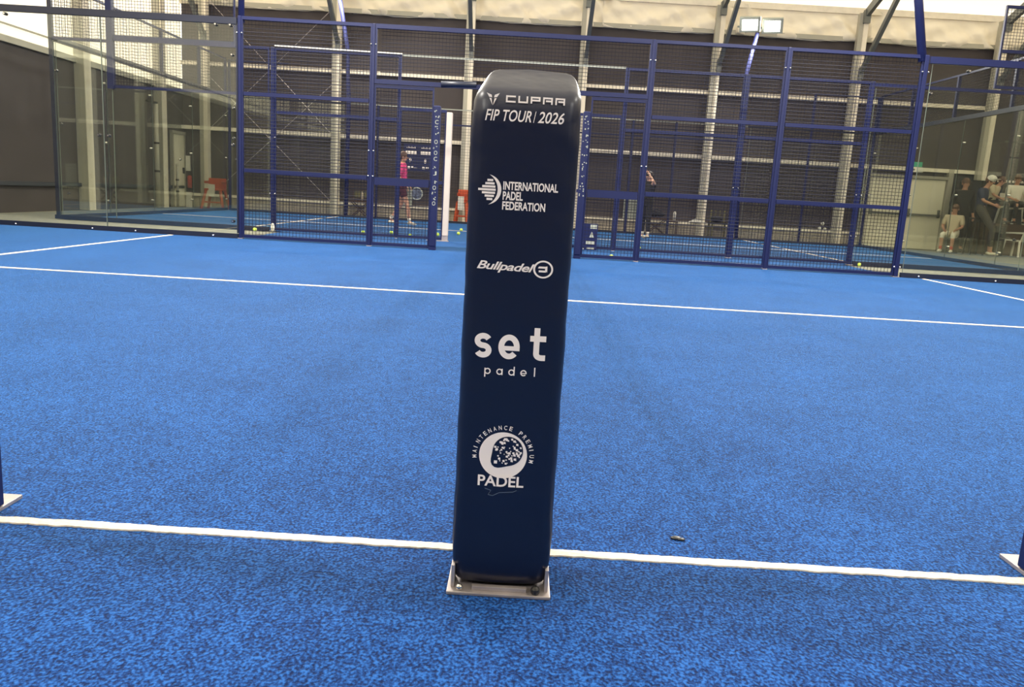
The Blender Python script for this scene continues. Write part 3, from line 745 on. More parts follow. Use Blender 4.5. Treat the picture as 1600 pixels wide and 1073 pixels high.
mesh_bay(-6.97, -4.28, Y2, 2.27, 3.08, (), 'lower mesh frame resting on the wide left glass', GF)
mesh_bay(7.92, 9.4, Y2, 3.08, 4.40, (3.68,), 'raised mesh frame above the right corner glass', GF)
tag(build(MB().box((-7.03, Y2-.05, 2.25), (-6.93, Y2+.05, 4.15)), 'upright', M['navy']), 'thick navy upright between the two left mesh frames', 'post')
tag(build(MB().box((-8.02, Y2-.03, 0), (-7.96, Y2+.03, 4.1)), 'corner_post', M['dark']), 'slim dark corner post of the second court at the left', 'post')
tag(build(MB().box((9.40, Y2-.03, 0), (9.46, Y2+.03, 4.4)), 'corner_post', M['dark']), 'slim dark corner post of the second court at the right', 'post')

# ---- end walls of the second court (glass 3 m, mesh to 4 m)
for X, nm in ((-7.95, 'left'), (9.42, 'right')):
    k = 0
    ys = (Y2+.05, 13.9, 15.8, 17.9, Y3)
    pos = ('nearest', 'second from the front', 'third from the front', 'farthest')
    for a, b_ in zip(ys, ys[1:]):
        glass_x(X, a, b_, .07, 2.98, 'glass panel of the far court %s end wall, %s' % (nm, pos[k]), 'end wall glass '+nm, ((b_-.08, 2.5), (b_-.08, 1.4), (b_-.08, .3))); k += 1
    rail((X, Y2+.06, 3.02), (X, Y3-.06, 3.02), .07, 'grey rail on top of the %s end wall glass' % nm, m_='dark', h=.09)
    rail((X, Y2+.06, .035), (X, Y3-.06, .035), .05, 'dark foot rail of the %s end wall glass' % nm, 'base_rail', 'dark', .07)
    rail((X, Y2+.06, 3.95), (X, Y3-.06, 3.95), .04, 'thin top rail of the mesh over the %s end wall' % nm)
    t = thing('mesh_panel', 'long mesh strip above the %s end wall glass' % nm, 'fence panel', (X, 16, 3.05), 'mesh above the end walls')
    wm = MB(); wire_x(wm, Y2+.06, Y3-.1, 3.075, 3.925, X, .06, .004); build(wm, 'wire_mesh', M['navy_wire'], t)
    for y in (14.2, 16.3, 18.35, 20.1): build(MB().box((X-.03, y-.03, 3.07), (X+.03, y+.03, 3.928)), 'upright', M['navy'], t)

# ---- far fence of the second court
G3 = 'posts of the far fence'
for x, h, l in ((-7.88, 3.95, 'navy far-fence post at the left corner of the second court'), (-3.88, 3.0, 'dark far-fence post left of the pink-shirted player'),
                (2.95, 3.0, 'slim far-fence post in front of the pale ribbed panel'), (4.10, 3.0, 'slim far-fence post right of the folding table'),
                (7.70, 3.95, 'slim raised far-fence post left of the right corner'), (9.38, 3.95, 'thick raised far-fence post at the right corner')):
    post(x, Y3, h, l, G3, w=.06, bolts=(), plate=False)
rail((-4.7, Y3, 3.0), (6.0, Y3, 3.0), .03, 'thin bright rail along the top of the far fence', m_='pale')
rail((-4.7, Y3, 2.6), (6.0, Y3, 2.6), .04, 'navy mid rail of the far fence')
rail((-7.9, Y3, .03), (9.4, Y3, .03), .05, 'dark foot rail of the far fence', 'base_rail', 'dark', .06)
rail((6.0, Y3, 3.0), (9.4, Y3, 3.0), .05, 'dark rail on the glass at the right of the far fence', m_='dark')
rail((7.7, Y3, 3.93), (9.4, Y3, 3.93), .035, 'thin raised rail at the right end of the far fence')
rail((-7.9, Y3, 3.0), (-4.7, Y3, 3.0), .05, 'dark rail on the glass at the left of the far fence', m_='dark')
rail((-7.9, Y3, 3.93), (-6.3, Y3, 3.93), .035, 'thin raised rail at the left end of the far fence')
glass(-7.83, -4.77, Y3, .06, 2.98, 'far-fence glass at the left, in front of the orange chair', 'far fence glass')
glass(6.09, 9.33, Y3, .06, 2.98, 'far-fence glass at the right, left of the spectators', 'far fence glass', ((7.75, 1.4), (7.6, 1.4)))
for a, b_, l in ((-4.55, -1.3, 'fine see-through mesh of the far fence behind the scoreboard'), (1.3, 5.74, 'fine see-through mesh of the far fence right of the padded net post')):
    wm = MB(); wire(wm, a, b_, .07, 2.98, Y3, .075, .004); t = tag(build(wm, 'mesh_panel', M['navy_wire']), l, 'fence panel')

# ================================================================= FURNITURE AND THINGS BY THE WALL
def stick(t, name, p, q, r, m_): return build(MB().tube([p, q], r, 7), name, M[m_], t)
# orange high stool-like umpire chair, twice
def orange_chair(x, y, label, w=.60, h=.84):
    t = thing('umpire_chair', label, 'chair', (x, y, 0), 'orange umpire chairs')
    for sx in (-1, 1):
        for sy in (-1, 1):
            build(MB().bar((x+sx*w*.5, y+sy*.26, 0), (x+sx*w*.33, y+sy*.16, h*.62), .06), 'leg', M['orange'], t)
    build(MB().box((x-w*.40, y-.2, h*.60), (x+w*.40, y+.2, h*.66)), 'seat', M['orange'], t, bevel=.01)
    build(MB().box((x-w*.40, y+.14, h*.66), (x+w*.40, y+.2, h)), 'backrest', M['orange'], t, bevel=.015)
    build(MB().box((x-w*.40, y-.18, h*.82), (x-w*.32, y+.2, h*.90)), 'armrest', M['orange'], t); build(MB().box((x+w*.32, y-.18, h*.82), (x+w*.40, y+.2, h*.90)), 'armrest', M['orange'], t)
    build(MB().bar((x-w*.46, y-.23, h*.22), (x+w*.46, y-.23, h*.22), .045), 'crossbar', M['orange'], t)
    build(MB().box((x-.10, y-.23, h*.40), (x+.06, y-.19, h*.80)), 'cloth', M['whitec'], t)
    return t
orange_chair(-8.42, 20.55, 'orange umpire chair draped with a pale cloth in the left hall corner')
orange_chair(-1.55, 20.52, 'slim dark orange chair seen through the gate opening beside the padded post', w=.34, h=.92)
# folding director chair
def folding_seat(x, y, label, w=.46, h=.42, back=.30):
    t = thing('folding_chair', label, 'chair', (x, y, 0), 'folding chairs by the wall')
    for dy in (-.16, .16):
        build(MB().bar((x-w/2, y+dy, 0), (x+w/2, y+dy, h), .025), 'leg', M['wood'], t)
        build(MB().bar((x+w/2, y+dy, 0), (x-w/2, y+dy, h), .025), 'leg', M['wood'], t)
    build(MB().box((x-w/2, y-.18, h), (x+w/2, y+.18, h+.04)), 'seat', M['wood'], t)
    if back:
        for s in (-1, 1): build(MB().box((x+s*w/2-.015, y+.15, h), (x+s*w/2+.015, y+.18, h+back)), 'upright', M['wood'], t)
        build(MB().box((x-w/2, y+.155, h+back*.4), (x+w/2, y+.17, h+back)), 'backrest', M['khaki'], t)
    return t
folding_seat(-4.42, 20.72, 'folding chair with dark olive back beside the second cream column')
tag(build(MB().tube([(-4.36, 20.66, .462), (-4.36, 20.66, .66), (-4.36, 20.66, .70)], [.035, .035, .015], 10), 'bottle', M['sand'], smooth=True), 'pale bottle standing on the folding chair by the second column', 'bottle')
folding_seat(3.86, 20.72, 'low folding table with crossed legs behind the player in black', w=.56, h=.42, back=0)
bag = MB().ball((3.86, 20.70, .56), .12, 12, 8, (2.0, .9, .8)); bag.tube([(3.70, 20.60, .62), (3.86, 20.60, .70), (4.0, 20.60, .62)], .012, 6)
tag(build(bag, 'sports_bag', M['black'], smooth=True), 'black sports bag lying on the low folding table', 'bag')
tag(build(MB().tube([(4.36, 20.66, .40), (4.36, 20.66, .62), (4.36, 20.66, .66)], [.04, .04, .02], 10), 'bottle', M['white'], smooth=True), 'white bottle right of the folding table', 'bottle')
t = thing('drink_table', 'small low dark stand holding the white bottle', 'table', (4.3, 20.68, 0))
build(MB().box((4.16, 20.55, .36), (4.46, 20.8, .398)), 'tabletop', M['wood'], t)
for sx in (4.18, 4.44):
    for sy in (20.57, 20.78): build(MB().box((sx-.012, sy-.012, 0), (sx+.012, sy+.012, .36)), 'leg', M['wood'], t)
towel = MB(); towel.add([(4.85,20.95,.395),(5.0,20.95,.50),(5.06,21.0,.42),(5.32,20.95,.405),(4.85,21.12,.395),(5.0,21.12,.47),(5.1,21.12,.42),(5.32,21.12,.395)],
   [(0,1,5,4),(1,2,6,5),(2,3,7,6),(0,4,7,3),(4,5,6,7),(0,3,2,1)])
tag(build(towel, 'towel', M['white']), 'crumpled white towel on the wall sill left of the fifth column', 'towel')
# pale ribbed heaters
def ribbed(x0, x1, z0, z1, label):
    t = thing('ribbed_panel', label, 'radiator', ((x0+x1)/2, YW-.3, 0), 'pale ribbed panels on the wall')
    build(MB().box((x0, YW-.24, z0), (x1, YW-.205, z1)), 'back_plate', M['pale'], t)
    b = MB(); x = x0
    while x < x1: b.box((x, YW-.27, z0), (x+.03, YW-.24, z1)); x += .06
    build(b, 'rib', M['pale'], t)
ribbed(2.98, 3.45, .40, 1.02, 'pale ribbed panel on the sill behind the player in black')
ribbed(-3.32, -3.02, .39, 1.02, 'narrow pale ribbed panel left of the pink-shirted player')
# dark green chair with bags
t = thing('garden_chair', 'dark green chair heaped with bags right of the fifth column', 'chair', (5.62, 20.72, 0))
for sx in (-.22, .22):
    for sy in (-.2, .2): build(MB().box((5.62+sx-.02, 20.72+sy-.02, 0), (5.62+sx+.02, 20.72+sy+.02, .38)), 'leg', M['khaki'], t)
build(MB().box((5.36, 20.50, .38), (5.88, 20.95, .43)), 'seat', M['black'], t)
for dx in (-.2, -.08, .04, .16): build(MB().box((5.62+dx, 20.92, .43), (5.62+dx+.04, 20.95, .78)), 'back_slat', M['khaki'], t)
tag(build(MB().ball((5.55, 20.68, .52), .11, 12, 8, (1.7, 1.2, .8)), 'sports_bag', M['black'], smooth=True), 'dark bag heaped on the green chair', 'bag')
# items on the sill left of the door
tag(build(MB().ball((8.55, YW-.26, .43), .045, 10, 8).ball((8.62, YW-.26, .56), .05, 10, 8).ball((8.70, YW-.26, .42), .035, 10, 8), 'ball_toy', M['white'], smooth=True), 'small white figurine of stacked balls on the sill left of the door', 'ornament')
# pipes by the left wall
for x, y, h, l in ((-9.28, 18.9, 2.6, 'tall grey pipe by the left wall in front of the narrow door'), (-9.28, 20.1, 1.15, 'short thin grey pipe left of the narrow door')):
    t = thing('wall_pipe', l, 'pipe', (x, y, 0))
    build(MB().tube([(x, y, 0), (x, y, h)], .06 if h > 2 else .035, 10), 'pipe', M['cream_side'], t, smooth=True)
    for z in (h*.35, h*.62): build(MB().tube([(x, y, z), (x, y, z+.05)], .075 if h > 2 else .045, 10), 'collar', M['blackp'], t)
    if h > 2: build(MB().box((x-.03, y-.5, h), (x+.03, y+.05, h+.05)), 'arm', M['blackp'], t)
t = thing('fire_extinguisher', 'red extinguisher under a white box right of the narrow door', 'extinguisher', (-9.35, 21.18, .6))
build(MB().tube([(-9.40, 21.20, .52), (-9.40, 21.20, .84), (-9.40, 21.20, .88)], [.06, .06, .025], 10), 'cylinder', M['red'], t, smooth=True)
tag(build(MB().box((-9.48, 21.13, 1.0), (-9.36, 21.2, 1.42)), 'wall_box', M['white']), 'white wall box right of the narrow door', 'box')
tag(build(MB().box((-9.24, 20.55, 0), (-9.12, 20.67, .42)), 'bollard', M['white']), 'short white block left of the orange chair', 'block')

# scoreboard hung on the far fence
sb = thing('scoreboard', 'navy padel scoreboard with white name bars and digits behind the pink-shirted player', 'scoreboard', (-2.78, Y3-.08, 1.3))
build(MB().box((-3.16, Y3-.07, 1.34), (-2.38, Y3-.045, 2.05)), 'board', M['navy'], sb)
w_ = MB(); yf = Y3-.074
for x0 in (-3.10, -2.70):
    w_.box((x0, yf, 1.77), (x0+.29, yf+.003, 1.87)); w_.box((x0+.06, yf, 1.395), (x0+.13, yf+.003, 1.46)); w_.box((x0+.16, yf, 1.405), (x0+.23, yf+.003, 1.46))
build(w_, 'name_bar', M['print'], sb)
def plain_text(body, x, y, z, h, w, name, parent, m_='print', bold=.01):
    p, f = text_mesh(body, h, w, bold=bold); build(MB().add([(x+a, y, z+b_) for a, b_ in p], f), name, M[m_], parent)
plain_text('9', -3.00, yf, 1.56, .12, .06, 'digit', sb, bold=.03); plain_text('8', -2.60, yf, 1.55, .12, .06, 'digit', sb, bold=.03)
w_ = MB()
for x0 in (-3.08, -2.68): 
    for k in range(6): w_.box((x0+k*.042, yf, 1.94), (x0+k*.042+.03, yf+.003, 1.965+.012*(k % 2)))
w_.box((-2.88, yf, 1.68), (-2.78, yf+.003, 1.69)); w_.box((-2.88, yf, 1.42), (-2.78, yf+.003, 1.43))
build(w_, 'small_marks', M['print'], sb)
# low sponsor board by the gate of the middle fence
sp = thing('sponsor_board', 'low dark blue board with blurred white logos at the far gate', 'sign', (1.28, Y2-.12, 0))
build(MB().box((1.08, Y2-.15, .0), (1.46, Y2-.11, .46)), 'board', M['navy'], sp, bevel=.004)
w_ = MB(); yf = Y2-.153
for x0, z0, x1, z1 in ((1.13, .08, 1.22, .17), (1.27, .10, 1.42, .16), (1.29, .02, 1.42, .05), (1.11, .01, 1.24, .03), (1.33, .37, 1.44, .44)):
    w_.box((x0, yf, z0), (x1, yf+.003, z1))
for cx_ in (1.16, 1.36): w_.add([(cx_-.04, yf, .22), (cx_+.04, yf, .22), (cx_, yf, .33)], [(0, 1, 2)])
build(w_, 'logo', M['pale'], sp)

# spectator area
tag(build(MB().box((12.75, 20.35, 0), (16.3, YW-.36, .85)), 'spectator_platform', M['wood'], bevel=.01), 'dark brown raised platform under the seated spectators', 'platform')
def plastic_chair(x, y, z, rz, label):
    t = thing('plastic_chair', label, 'chair', (x, y, z), 'white plastic chairs')
    def P(a, b_, c): return (x+a*math.cos(rz)-b_*math.sin(rz), y+a*math.sin(rz)+b_*math.cos(rz), z+c)
    s = MB(); s.add([P(*p) for p in ((-.23,-.22,.42),(.23,-.22,.42),(.21,.20,.40),(-.21,.20,.40),(-.23,-.22,.45),(.23,-.22,.45),(.21,.20,.43),(-.21,.20,.43))], [(0,3,2,1),(4,5,6,7),(0,1,5,4),(1,2,6,5),(2,3,7,6),(3,0,4,7)]); build(s, 'seat', M['white'], t, bevel=.01)
    s = MB(); s.add([P(*p) for p in ((-.21,.19,.43),(.21,.19,.43),(.19,.29,.84),(-.19,.29,.84),(-.21,.22,.43),(.21,.22,.43),(.19,.32,.84),(-.19,.32,.84))], [(0,3,2,1),(4,5,6,7),(0,1,5,4),(1,2,6,5),(2,3,7,6),(3,0,4,7)]); build(s, 'backrest', M['white'], t, bevel=.01)
    for a in (-.22, .22):
        for b_ in (-.2, .2): build(MB().bar(P(a*1.15, b_*1.2, 0), P(a*.95, b_*.95, .42), .045), 'leg', M['white'], t)
        build(MB().bar(P(a*1.05, -.18, .62), P(a*1.0, .24, .64), .04), 'armrest', M['white'], t)
    return t
plastic_chair(13.38, 19.80, 0, math.pi+.5, 'white plastic armchair on the floor in front of the platform')
plastic_chair(13.62, 20.72, .85, 0, 'white plastic armchair on the platform under the spectator in white')
plastic_chair(14.12, 20.75, .85, .1, 'white plastic armchair on the platform under the spectator in salmon')
tag(thing('bar_stool', 'tall black stool under the spectator with the white cap', 'stool', (12.10, 19.52, 0)))
bs = bpy.data.objects['bar_stool']
build(MB().box((11.94, 19.36, .93), (12.26, 19.68, .97)), 'seat', M['blackp'], bs, bevel=.01)
for sx in (-1, 1):
    for sy in (-1, 1): build(MB().bar((12.10+sx*.17, 19.52+sy*.17, 0), (12.10+sx*.12, 19.52+sy*.12, .93), .03), 'leg', M['blackp'], bs)
tag(build(MB().box((12.72, 19.7, .0), (13.0, 20.05, .78)), 'equipment_case', M['blackp'], bevel=.02), 'black equipment case standing right of the tall stool', 'case')
tag(build(MB().box((12.16, 20.86, 0), (12.55, 21.08, 1.95)), 'equipment_cabinet', M['blackp'], bevel=.02), 'tall black cabinet right of the double door behind the capped spectator', 'cabinet')

# ================================================================= TENNIS BALLS
def place_balls():
    L = [((-2.77, 12.90), 'left of the middle-fence gate post'), ((-2.32, 13.35), 'behind the slim gate post, left of the walking player'),
         ((-1.88, 12.75), 'in front of the walking player\'s shoe'), ((-1.47, 13.6), 'between the two padded gate posts'),
         ((-1.13, 14.4), 'in the gate opening, nearer of the pair'), ((-1.20, 16.0), 'in the gate opening, farther of the pair'),
         ((2.02, 14.3), 'right of the sponsor board'), ((2.34, 13.05), 'behind the full-height post right of the opening'),
         ((1.53, 10.28), 'just behind the nearer fence, closest of all'), ((-4.42, 11.85), 'in front of the left middle-fence post'),
         ((5.98, 11.95), 'at the foot of the rightmost middle-fence post')]
    first = None
    for (x, y), l in L:
        lab = 'yellow tennis ball '+l
        if first is None:
            first = thing('tennis_ball', lab, 'ball', (x, y, .034), 'tennis balls on the turf')
            build(MB().ball((x, y, .034), .033, 16, 12), 'felt', M['ball'], first, smooth=True)
            s = MB(); pts = []
            for k in range(33):
                a = 2*math.pi*k/32; v = Vector((math.cos(a)+.35*math.cos(3*a), math.sin(a)-.35*math.sin(3*a), 1.2*math.sin(2*a))).normalized()*.0333
                pts.append((x+v.x, y+v.y, .034+v.z))
            s.tube(pts, .0014, 5); build(s, 'seam', M['white'], first)
        else: copy_tree(first, (x, y, .034), lab)
place_balls()

# ================================================================= PEOPLE
def skinned(name, nodes, edges, material, parent, root=0, sub=2, org=(0, 0, 0)):
    """one continuous surface grown over a skeleton of (position, radius) nodes"""
    me = bpy.data.meshes.new(name); me.from_pydata([n[0] for n in nodes], edges, []); me.update()
    o = bpy.data.objects.new(name, me); col.objects.link(o)
    sk = o.modifiers.new('skin', 'SKIN'); sk.use_smooth_shade = True
    for i, v in enumerate(me.skin_vertices[0].data):
        r = nodes[i][1]; v.radius = (r, r) if not isinstance(r, tuple) else r; v.use_root = (i == root)
    ss = o.modifiers.new('sub', 'SUBSURF'); ss.levels = sub; ss.render_levels = sub
    dg = bpy.context.evaluated_depsgraph_get(); m2 = bpy.data.meshes.new_from_object(o.evaluated_get(dg))
    o.modifiers.clear(); o.data = m2; bpy.data.meshes.remove(me)
    m2.materials.clear(); m2.materials.append(material)
    for p in m2.polygons: p.use_smooth = True
    o.name = name; o.parent = parent
    return o
def person(label, loc, rz, J, top, bottom, shoe, hair, skin='skin', sleeves=.55, legs=.45, cap=None, longhair=False, scale=1.0, socks=None):
    """J: joints in local metres, x to the person's right, y forward, z up"""
    t = thing('person', label, 'person', loc); t.rotation_euler = (0, 0, rz); t.scale = (scale,)*3
    V = lambda k: Vector(J[k])
    nodes = []; edges = []; idx = {}
    def nd(k, p, r): nodes.append((tuple(p), r)); idx[k] = len(nodes)-1; return idx[k]
    def ed(a, b_): edges.append((idx[a], idx[b_]))
    nd('pel', V('pelvis'), (.135, .095)); nd('belly', V('pelvis').lerp(V('chest'), .45), (.12, .09)); nd('chest', V('chest'), (.15, .10))
    nd('neckb', V('neck'), .060); nd('neckt', V('neck').lerp(V('head'), .42), .052)
    hd = V('head'); upd = (V('head')-V('neck')).normalized(); fwd = Vector(J.get('face', (0, 1, 0))).normalized()
    nd('jaw', hd-upd*.045+fwd*.020, (.062, .068)); nd('skull', hd+upd*.03-fwd*.005, (.078, .092)); nd('crown', hd+upd*.10-fwd*.01, (.052, .06))
    for a, b_ in (('pel', 'belly'), ('belly', 'chest'), ('chest', 'neckb'), ('neckb', 'neckt'), ('neckt', 'jaw'), ('jaw', 'skull'), ('skull', 'crown')): ed(a, b_)
    for s in 'RL':
        sh, el, wr, hp, kn, an, toe = (V(k+s) for k in ('sh', 'el', 'wr', 'hip', 'kn', 'an', 'toe'))
        nd('sh'+s, sh, .058); nd('el'+s, el, .040); nd('wr'+s, wr, .027)
        ed('chest', 'sh'+s); ed('sh'+s, 'el'+s); ed('el'+s, 'wr'+s)
        d = (wr-el).normalized(); side = d.cross(Vector((0, 1, 0)) if abs(d.y) < .8 else Vector((1, 0, 0))).normalized()
        palm = wr+d*.06; nd('palm'+s, palm, (.034, .018)); ed('wr'+s, 'palm'+s)
        curl = d.cross(side)
        for k, (off, ln) in enumerate(((-.026, .060), (-.009, .070), (.009, .068), (.026, .052))):
            nd('f%d%s' % (k, s), palm+d*.038+side*off, .009); nd('g%d%s' % (k, s), palm+d*(.038+ln*.6)+side*off+curl*.018, .008)
            nd('h%d%s' % (k, s), palm+d*(.038+ln*.75)+side*off+curl*.040, .007)
            ed('palm'+s, 'f%d%s' % (k, s)); ed('f%d%s' % (k, s), 'g%d%s' % (k, s)); ed('g%d%s' % (k, s), 'h%d%s' % (k, s))
        nd('th'+s, wr+d*.045-side*.040+curl*.01, .010); nd('ti'+s, wr+d*.085-side*.050+curl*.025, .008); ed('palm'+s, 'th'+s); ed('th'+s, 'ti'+s)
        nd('hip'+s, hp, .088); nd('thm'+s, hp.lerp(kn, .5), .072); nd('kn'+s, kn, .052); nd('calf'+s, kn.lerp(an, .35), .052); nd('an'+s, an, .034); nd('toe'+s, toe, (.036, .025))
        ed('pel', 'hip'+s); ed('hip'+s, 'thm'+s); ed('thm'+s, 'kn'+s); ed('kn'+s, 'calf'+s); ed('calf'+s, 'an'+s); ed('an'+s, 'toe'+s)
    body = skinned('body', nodes, edges, M[skin], t)
    def chain(name, lst, ee, m_): return skinned(name, lst, ee, M[m_], t, sub=2)
    P, C_, N_k = V('pelvis'), V('chest'), V('neck')
    # shirt
    n = [(tuple(P-(C_-P)*.30), (.168, .138)), (tuple(P.lerp(C_, .45)), (.150, .118)), (tuple(C_), (.178, .132)), (tuple(C_.lerp(N_k, .95)), (.085, .085))]; e = [(0, 1), (1, 2), (2, 3)]
    for s in 'RL':
        sh, el = V('sh'+s), V('el'+s); k = len(n); n += [(tuple(sh), .082), (tuple(sh.lerp(el, min(sleeves, 1))), .058)]; e += [(2, k), (k, k+1)]
        if sleeves > 1: n.append((tuple(el.lerp(V('wr'+s), sleeves-1)), .042)); e.append((k+1, k+2))
    chain('shirt', n, e, top)
    n = [(tuple(P+(C_-P)*.50), (.158, .122)), (tuple(P), (.152, .112))]; e = [(0, 1)]
    for s in 'RL':
        hp, kn, an = V('hip'+s), V('kn'+s), V('an'+s); k = len(n)
        n += [(tuple(hp), .104), (tuple(hp.lerp(kn, min(1, legs)*.98)), .088 if legs < 1 else .068)]; e += [(1, k), (k, k+1)]
        if legs > 1: n.append((tuple(kn.lerp(an, legs-1)), .052)); e.append((k+1, k+2))
    chain('shorts' if legs <= 1 else 'trousers', n, e, bottom)
    for s in 'RL':
        an, toe = V('an'+s), V('toe'+s); d = (toe-an); d.z = 0; d.normalize()
        zf = toe.z-.005
        chain('shoe', [((an.x-d.x*.055, an.y-d.y*.055, zf+.03), (.040, .034)), ((an.x+d.x*.03, an.y+d.y*.03, zf+.036), (.042, .038)), ((toe.x+d.x*.035, toe.y+d.y*.035, zf+.018), (.042, .024))], [(0, 1), (1, 2)], shoe)
        if socks: chain('sock', [(tuple(an.lerp(V('kn'+s), .30)), .046), (tuple(an), .042)], [(0, 1)], socks)
    # hair
    hb = MB(); c = hd+upd*.055-fwd*.022; hb.ball(c, .098, 14, 10, (.88, 1.0, 1.0))
    if longhair: hb.tube([c-fwd*.08, c-fwd*.12-upd*.10, c-fwd*.10-upd*.22], [.05, .04, .015], 8)
    ho = bpy.data.objects.new('hair', bpy.data.meshes.new('hair')); ho.data.from_pydata(hb.v, [], hb.f); ho.data.materials.append(M[hair])
    for p in ho.data.polygons: p.use_smooth = True
    col.objects.link(ho); ho.parent = t
    # eyes and nose
    fb = MB(); sd_ = fwd.cross(upd).normalized()
    for s in (-1, 1): fb.ball(hd+fwd*.088+sd_*s*.030+upd*.012, .010, 8, 6)
    fo = bpy.data.objects.new('eyes', bpy.data.meshes.new('eyes')); fo.data.from_pydata(fb.v, [], fb.f); fo.data.materials.append(M['blackp']); col.objects.link(fo); fo.parent = t
    nb_ = MB(); nb_.ball(hd+fwd*.100-upd*.012, .015, 8, 6, (.8, 1.1, 1.3)); 
    for s in (-1, 1): nb_.ball(hd+sd_*s*.082+upd*.0-fwd*.005, .022, 8, 6, (.5, .8, 1.2))
    no = bpy.data.objects.new('nose_and_ears', bpy.data.meshes.new('nose')); no.data.from_pydata(nb_.v, [], nb_.f); no.data.materials.append(M[skin]); col.objects.link(no); no.parent = t
    if cap:
        cb = MB(); cc = hd+upd*.085; cb.ball(cc, .108, 14, 10, (.95, 1.05, .8)); cb.ball(cc+fwd*.13-upd*.01, .075, 12, 8, (1.0, .9, .14))
        co = bpy.data.objects.new('cap', bpy.data.meshes.new('cap')); co.data.from_pydata(cb.v, [], cb.f); co.data.materials.append(M[cap])
        for p in co.data.polygons: p.use_smooth = True
        col.objects.link(co); co.parent = t
    return t
def standing(**kw):
    J = dict(pelvis=(0, 0, .95), chest=(0, 0, 1.30), neck=(0, 0, 1.46), head=(0, .02, 1.60),
             shR=(.19, 0, 1.40), elR=(.25, -.02, 1.13), wrR=(.25, .06, .90), shL=(-.19, 0, 1.40), elL=(-.25, -.02, 1.13), wrL=(-.25, .06, .90),
             hipR=(.10, 0, .90), knR=(.11, .02, .50), anR=(.11, 0, .09), toeR=(.12, .14, .035), hipL=(-.10, 0, .90), knL=(-.11, .02, .50), anL=(-.11, 0, .09), toeL=(-.12, .14, .035))
    J.update(kw); return J
def sitting(seat=.45, foot=0, **kw):
    s = seat
    J = dict(pelvis=(0, 0, s+.10), chest=(0, -.03, s+.45), neck=(0, -.02, s+.61), head=(0, .01, s+.75),
             shR=(.19, -.02, s+.54), elR=(.24, .05, s+.30), wrR=(.15, .26, s+.22), shL=(-.19, -.02, s+.54), elL=(-.24, .05, s+.30), wrL=(-.15, .26, s+.22),
             hipR=(.10, .02, s+.09), knR=(.13, .44, s+.09), anR=(.13, .42, foot+.09), toeR=(.14, .56, foot+.035), hipL=(-.10, .02, s+.09), knL=(-.13, .44, s+.09), anL=(-.13, .42, foot+.09), toeL=(-.14, .56, foot+.035))
    J.update(kw); return J
# walking player in pink, facing right (+X)
J = standing(anR=(.10, .22, .09), toeR=(.11, .36, .035), knR=(.11, .16, .49), anL=(-.10, -.28, .14), toeL=(-.10, -.16, .04), knL=(-.10, -.02, .50),
             elR=(.26, -.05, 1.14), wrR=(.27, .17, .97), elL=(-.24, -.10, 1.14), wrL=(-.22, .05, .95))
pl = person('player in a pink shirt and dark shorts walking right with a racket', (-2.72, 17.15, 0), -math.pi/2, J, 'pink', 'maroon', 'shoe', 'hair', sleeves=.9, legs=.62, longhair=False, socks='whitec', scale=.98)
rk = thing('padel_racket', 'round grey padel racket in the hand of the pink-shirted player', 'racket', (-2.45, 16.87, .9))
rc = Vector((-2.33, 16.86, .76)); fr = MB(); pts = []
for k in range(25):
    a = 2*math.pi*k/24; pts.append((rc.x+.125*math.cos(a), rc.y, rc.z+.135*math.sin(a)))
fr.tube(pts, .016, 6); build(fr, 'rim', M['pale'], rk, smooth=True)
V = []; F = []
for yy in (-.010, .010):
    for k in range(24): a = 2*math.pi*k/24; V.append((rc.x+.12*math.cos(a), rc.y+yy, rc.z+.13*math.sin(a)))
F = [tuple(range(24))[::-1], tuple(range(24, 48))]
build(MB().add(V, F), 'face', mat('racket_face', (.10, .12, .18), .5, noise=(30, .8)), rk)
build(MB().tube([(-2.50, 16.87, .97), (rc.x-.08, 16.86, rc.z+.10)], .016, 8), 'handle', M['blackp'], rk)
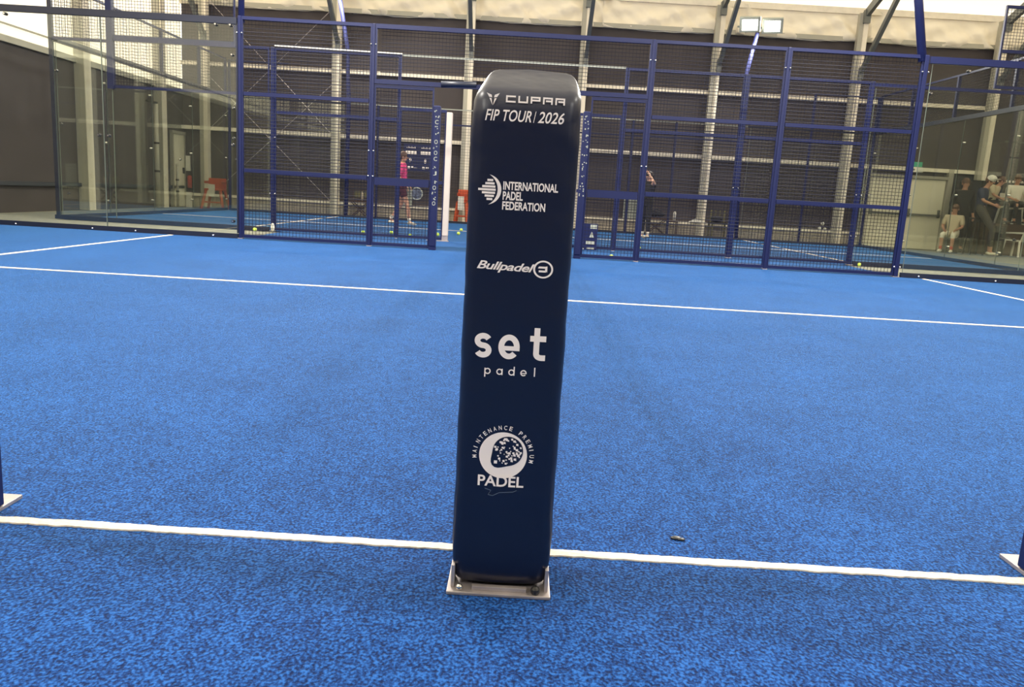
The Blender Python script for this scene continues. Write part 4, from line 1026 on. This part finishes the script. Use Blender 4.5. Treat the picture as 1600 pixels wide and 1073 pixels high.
# player in black, half hidden by the fence post, arms up at the head
J = standing(elR=(.30, .10, 1.45), wrR=(.12, .10, 1.62), elL=(-.30, .10, 1.45), wrL=(-.12, .10, 1.62), head=(0, .03, 1.58))
person('player in black sportswear with bare arms raised, half hidden behind the fence post', (3.12, 17.6, 0), math.pi/2+.5, J, 'black', 'black', 'shoe', 'hair_dark', 'skin2', sleeves=.15, legs=1.8, longhair=True, socks='whitec', scale=.93)
# spectators
J = sitting(seat=.98, foot=0, knR=(.15, .33, .62), anR=(.15, .36, .09), toeR=(.16, .50, .035), knL=(-.15, .33, .62), anL=(-.15, .30, .09), toeL=(-.16, .44, .035), chest=(0, .03, 1.42), neck=(0, .06, 1.58), head=(0, .11, 1.72))
person('spectator in a navy shirt and white cap perched on the tall black stool', (12.10, 19.50, 0), -2.15, J, 'navyc', 'greyc', 'shoe', 'hair', sleeves=.9, legs=1.8, cap='white', scale=1.10)
person('spectator in black standing behind the capped one, by the dark cabinet', (12.22, 20.62, 0), math.pi, standing(), 'black', 'black', 'blackp', 'hair', sleeves=1.9, legs=1.9, scale=1.16)
person('child in a pale top with red socks sitting low', (11.62, 19.80, 0), 2.45, sitting(seat=.40), 'sand', 'whitec', 'white', 'hair', sleeves=.9, legs=1.3, longhair=True, socks='red', scale=1.0)
tag(build(MB().box((11.45, 19.70, 0), (11.80, 20.0, .36)), 'low_bench', M['blackp'], bevel=.01), 'low black box seat under the child left of the capped spectator', 'seat')
person('spectator in a cream top leaning forward on the platform', (12.90, 20.55, .85), -2.0, sitting(chest=(0, .10, .86), neck=(0, .16, 1.0), head=(0, .22, 1.12)), 'sand', 'black', 'blackp', 'hair', sleeves=.9, legs=1.9)
tag(build(MB().box((12.78, 20.42, .85), (13.04, 20.70, 1.23)), 'box_seat', M['blackp'], bevel=.01), 'black box seat on the platform under the spectator in cream', 'seat')
person('spectator in a white shirt and dark trousers seated on the platform', (13.62, 20.62, .85), math.pi*.97, sitting(), 'whitec', 'black', 'blackp', 'hair', sleeves=.9, legs=1.9)
person('spectator in a salmon shirt seated at the right edge of the view', (14.12, 20.62, .85), math.pi*1.05, sitting(), 'salmon', 'red', 'blackp', 'hair_dark', sleeves=.9, legs=1.5)
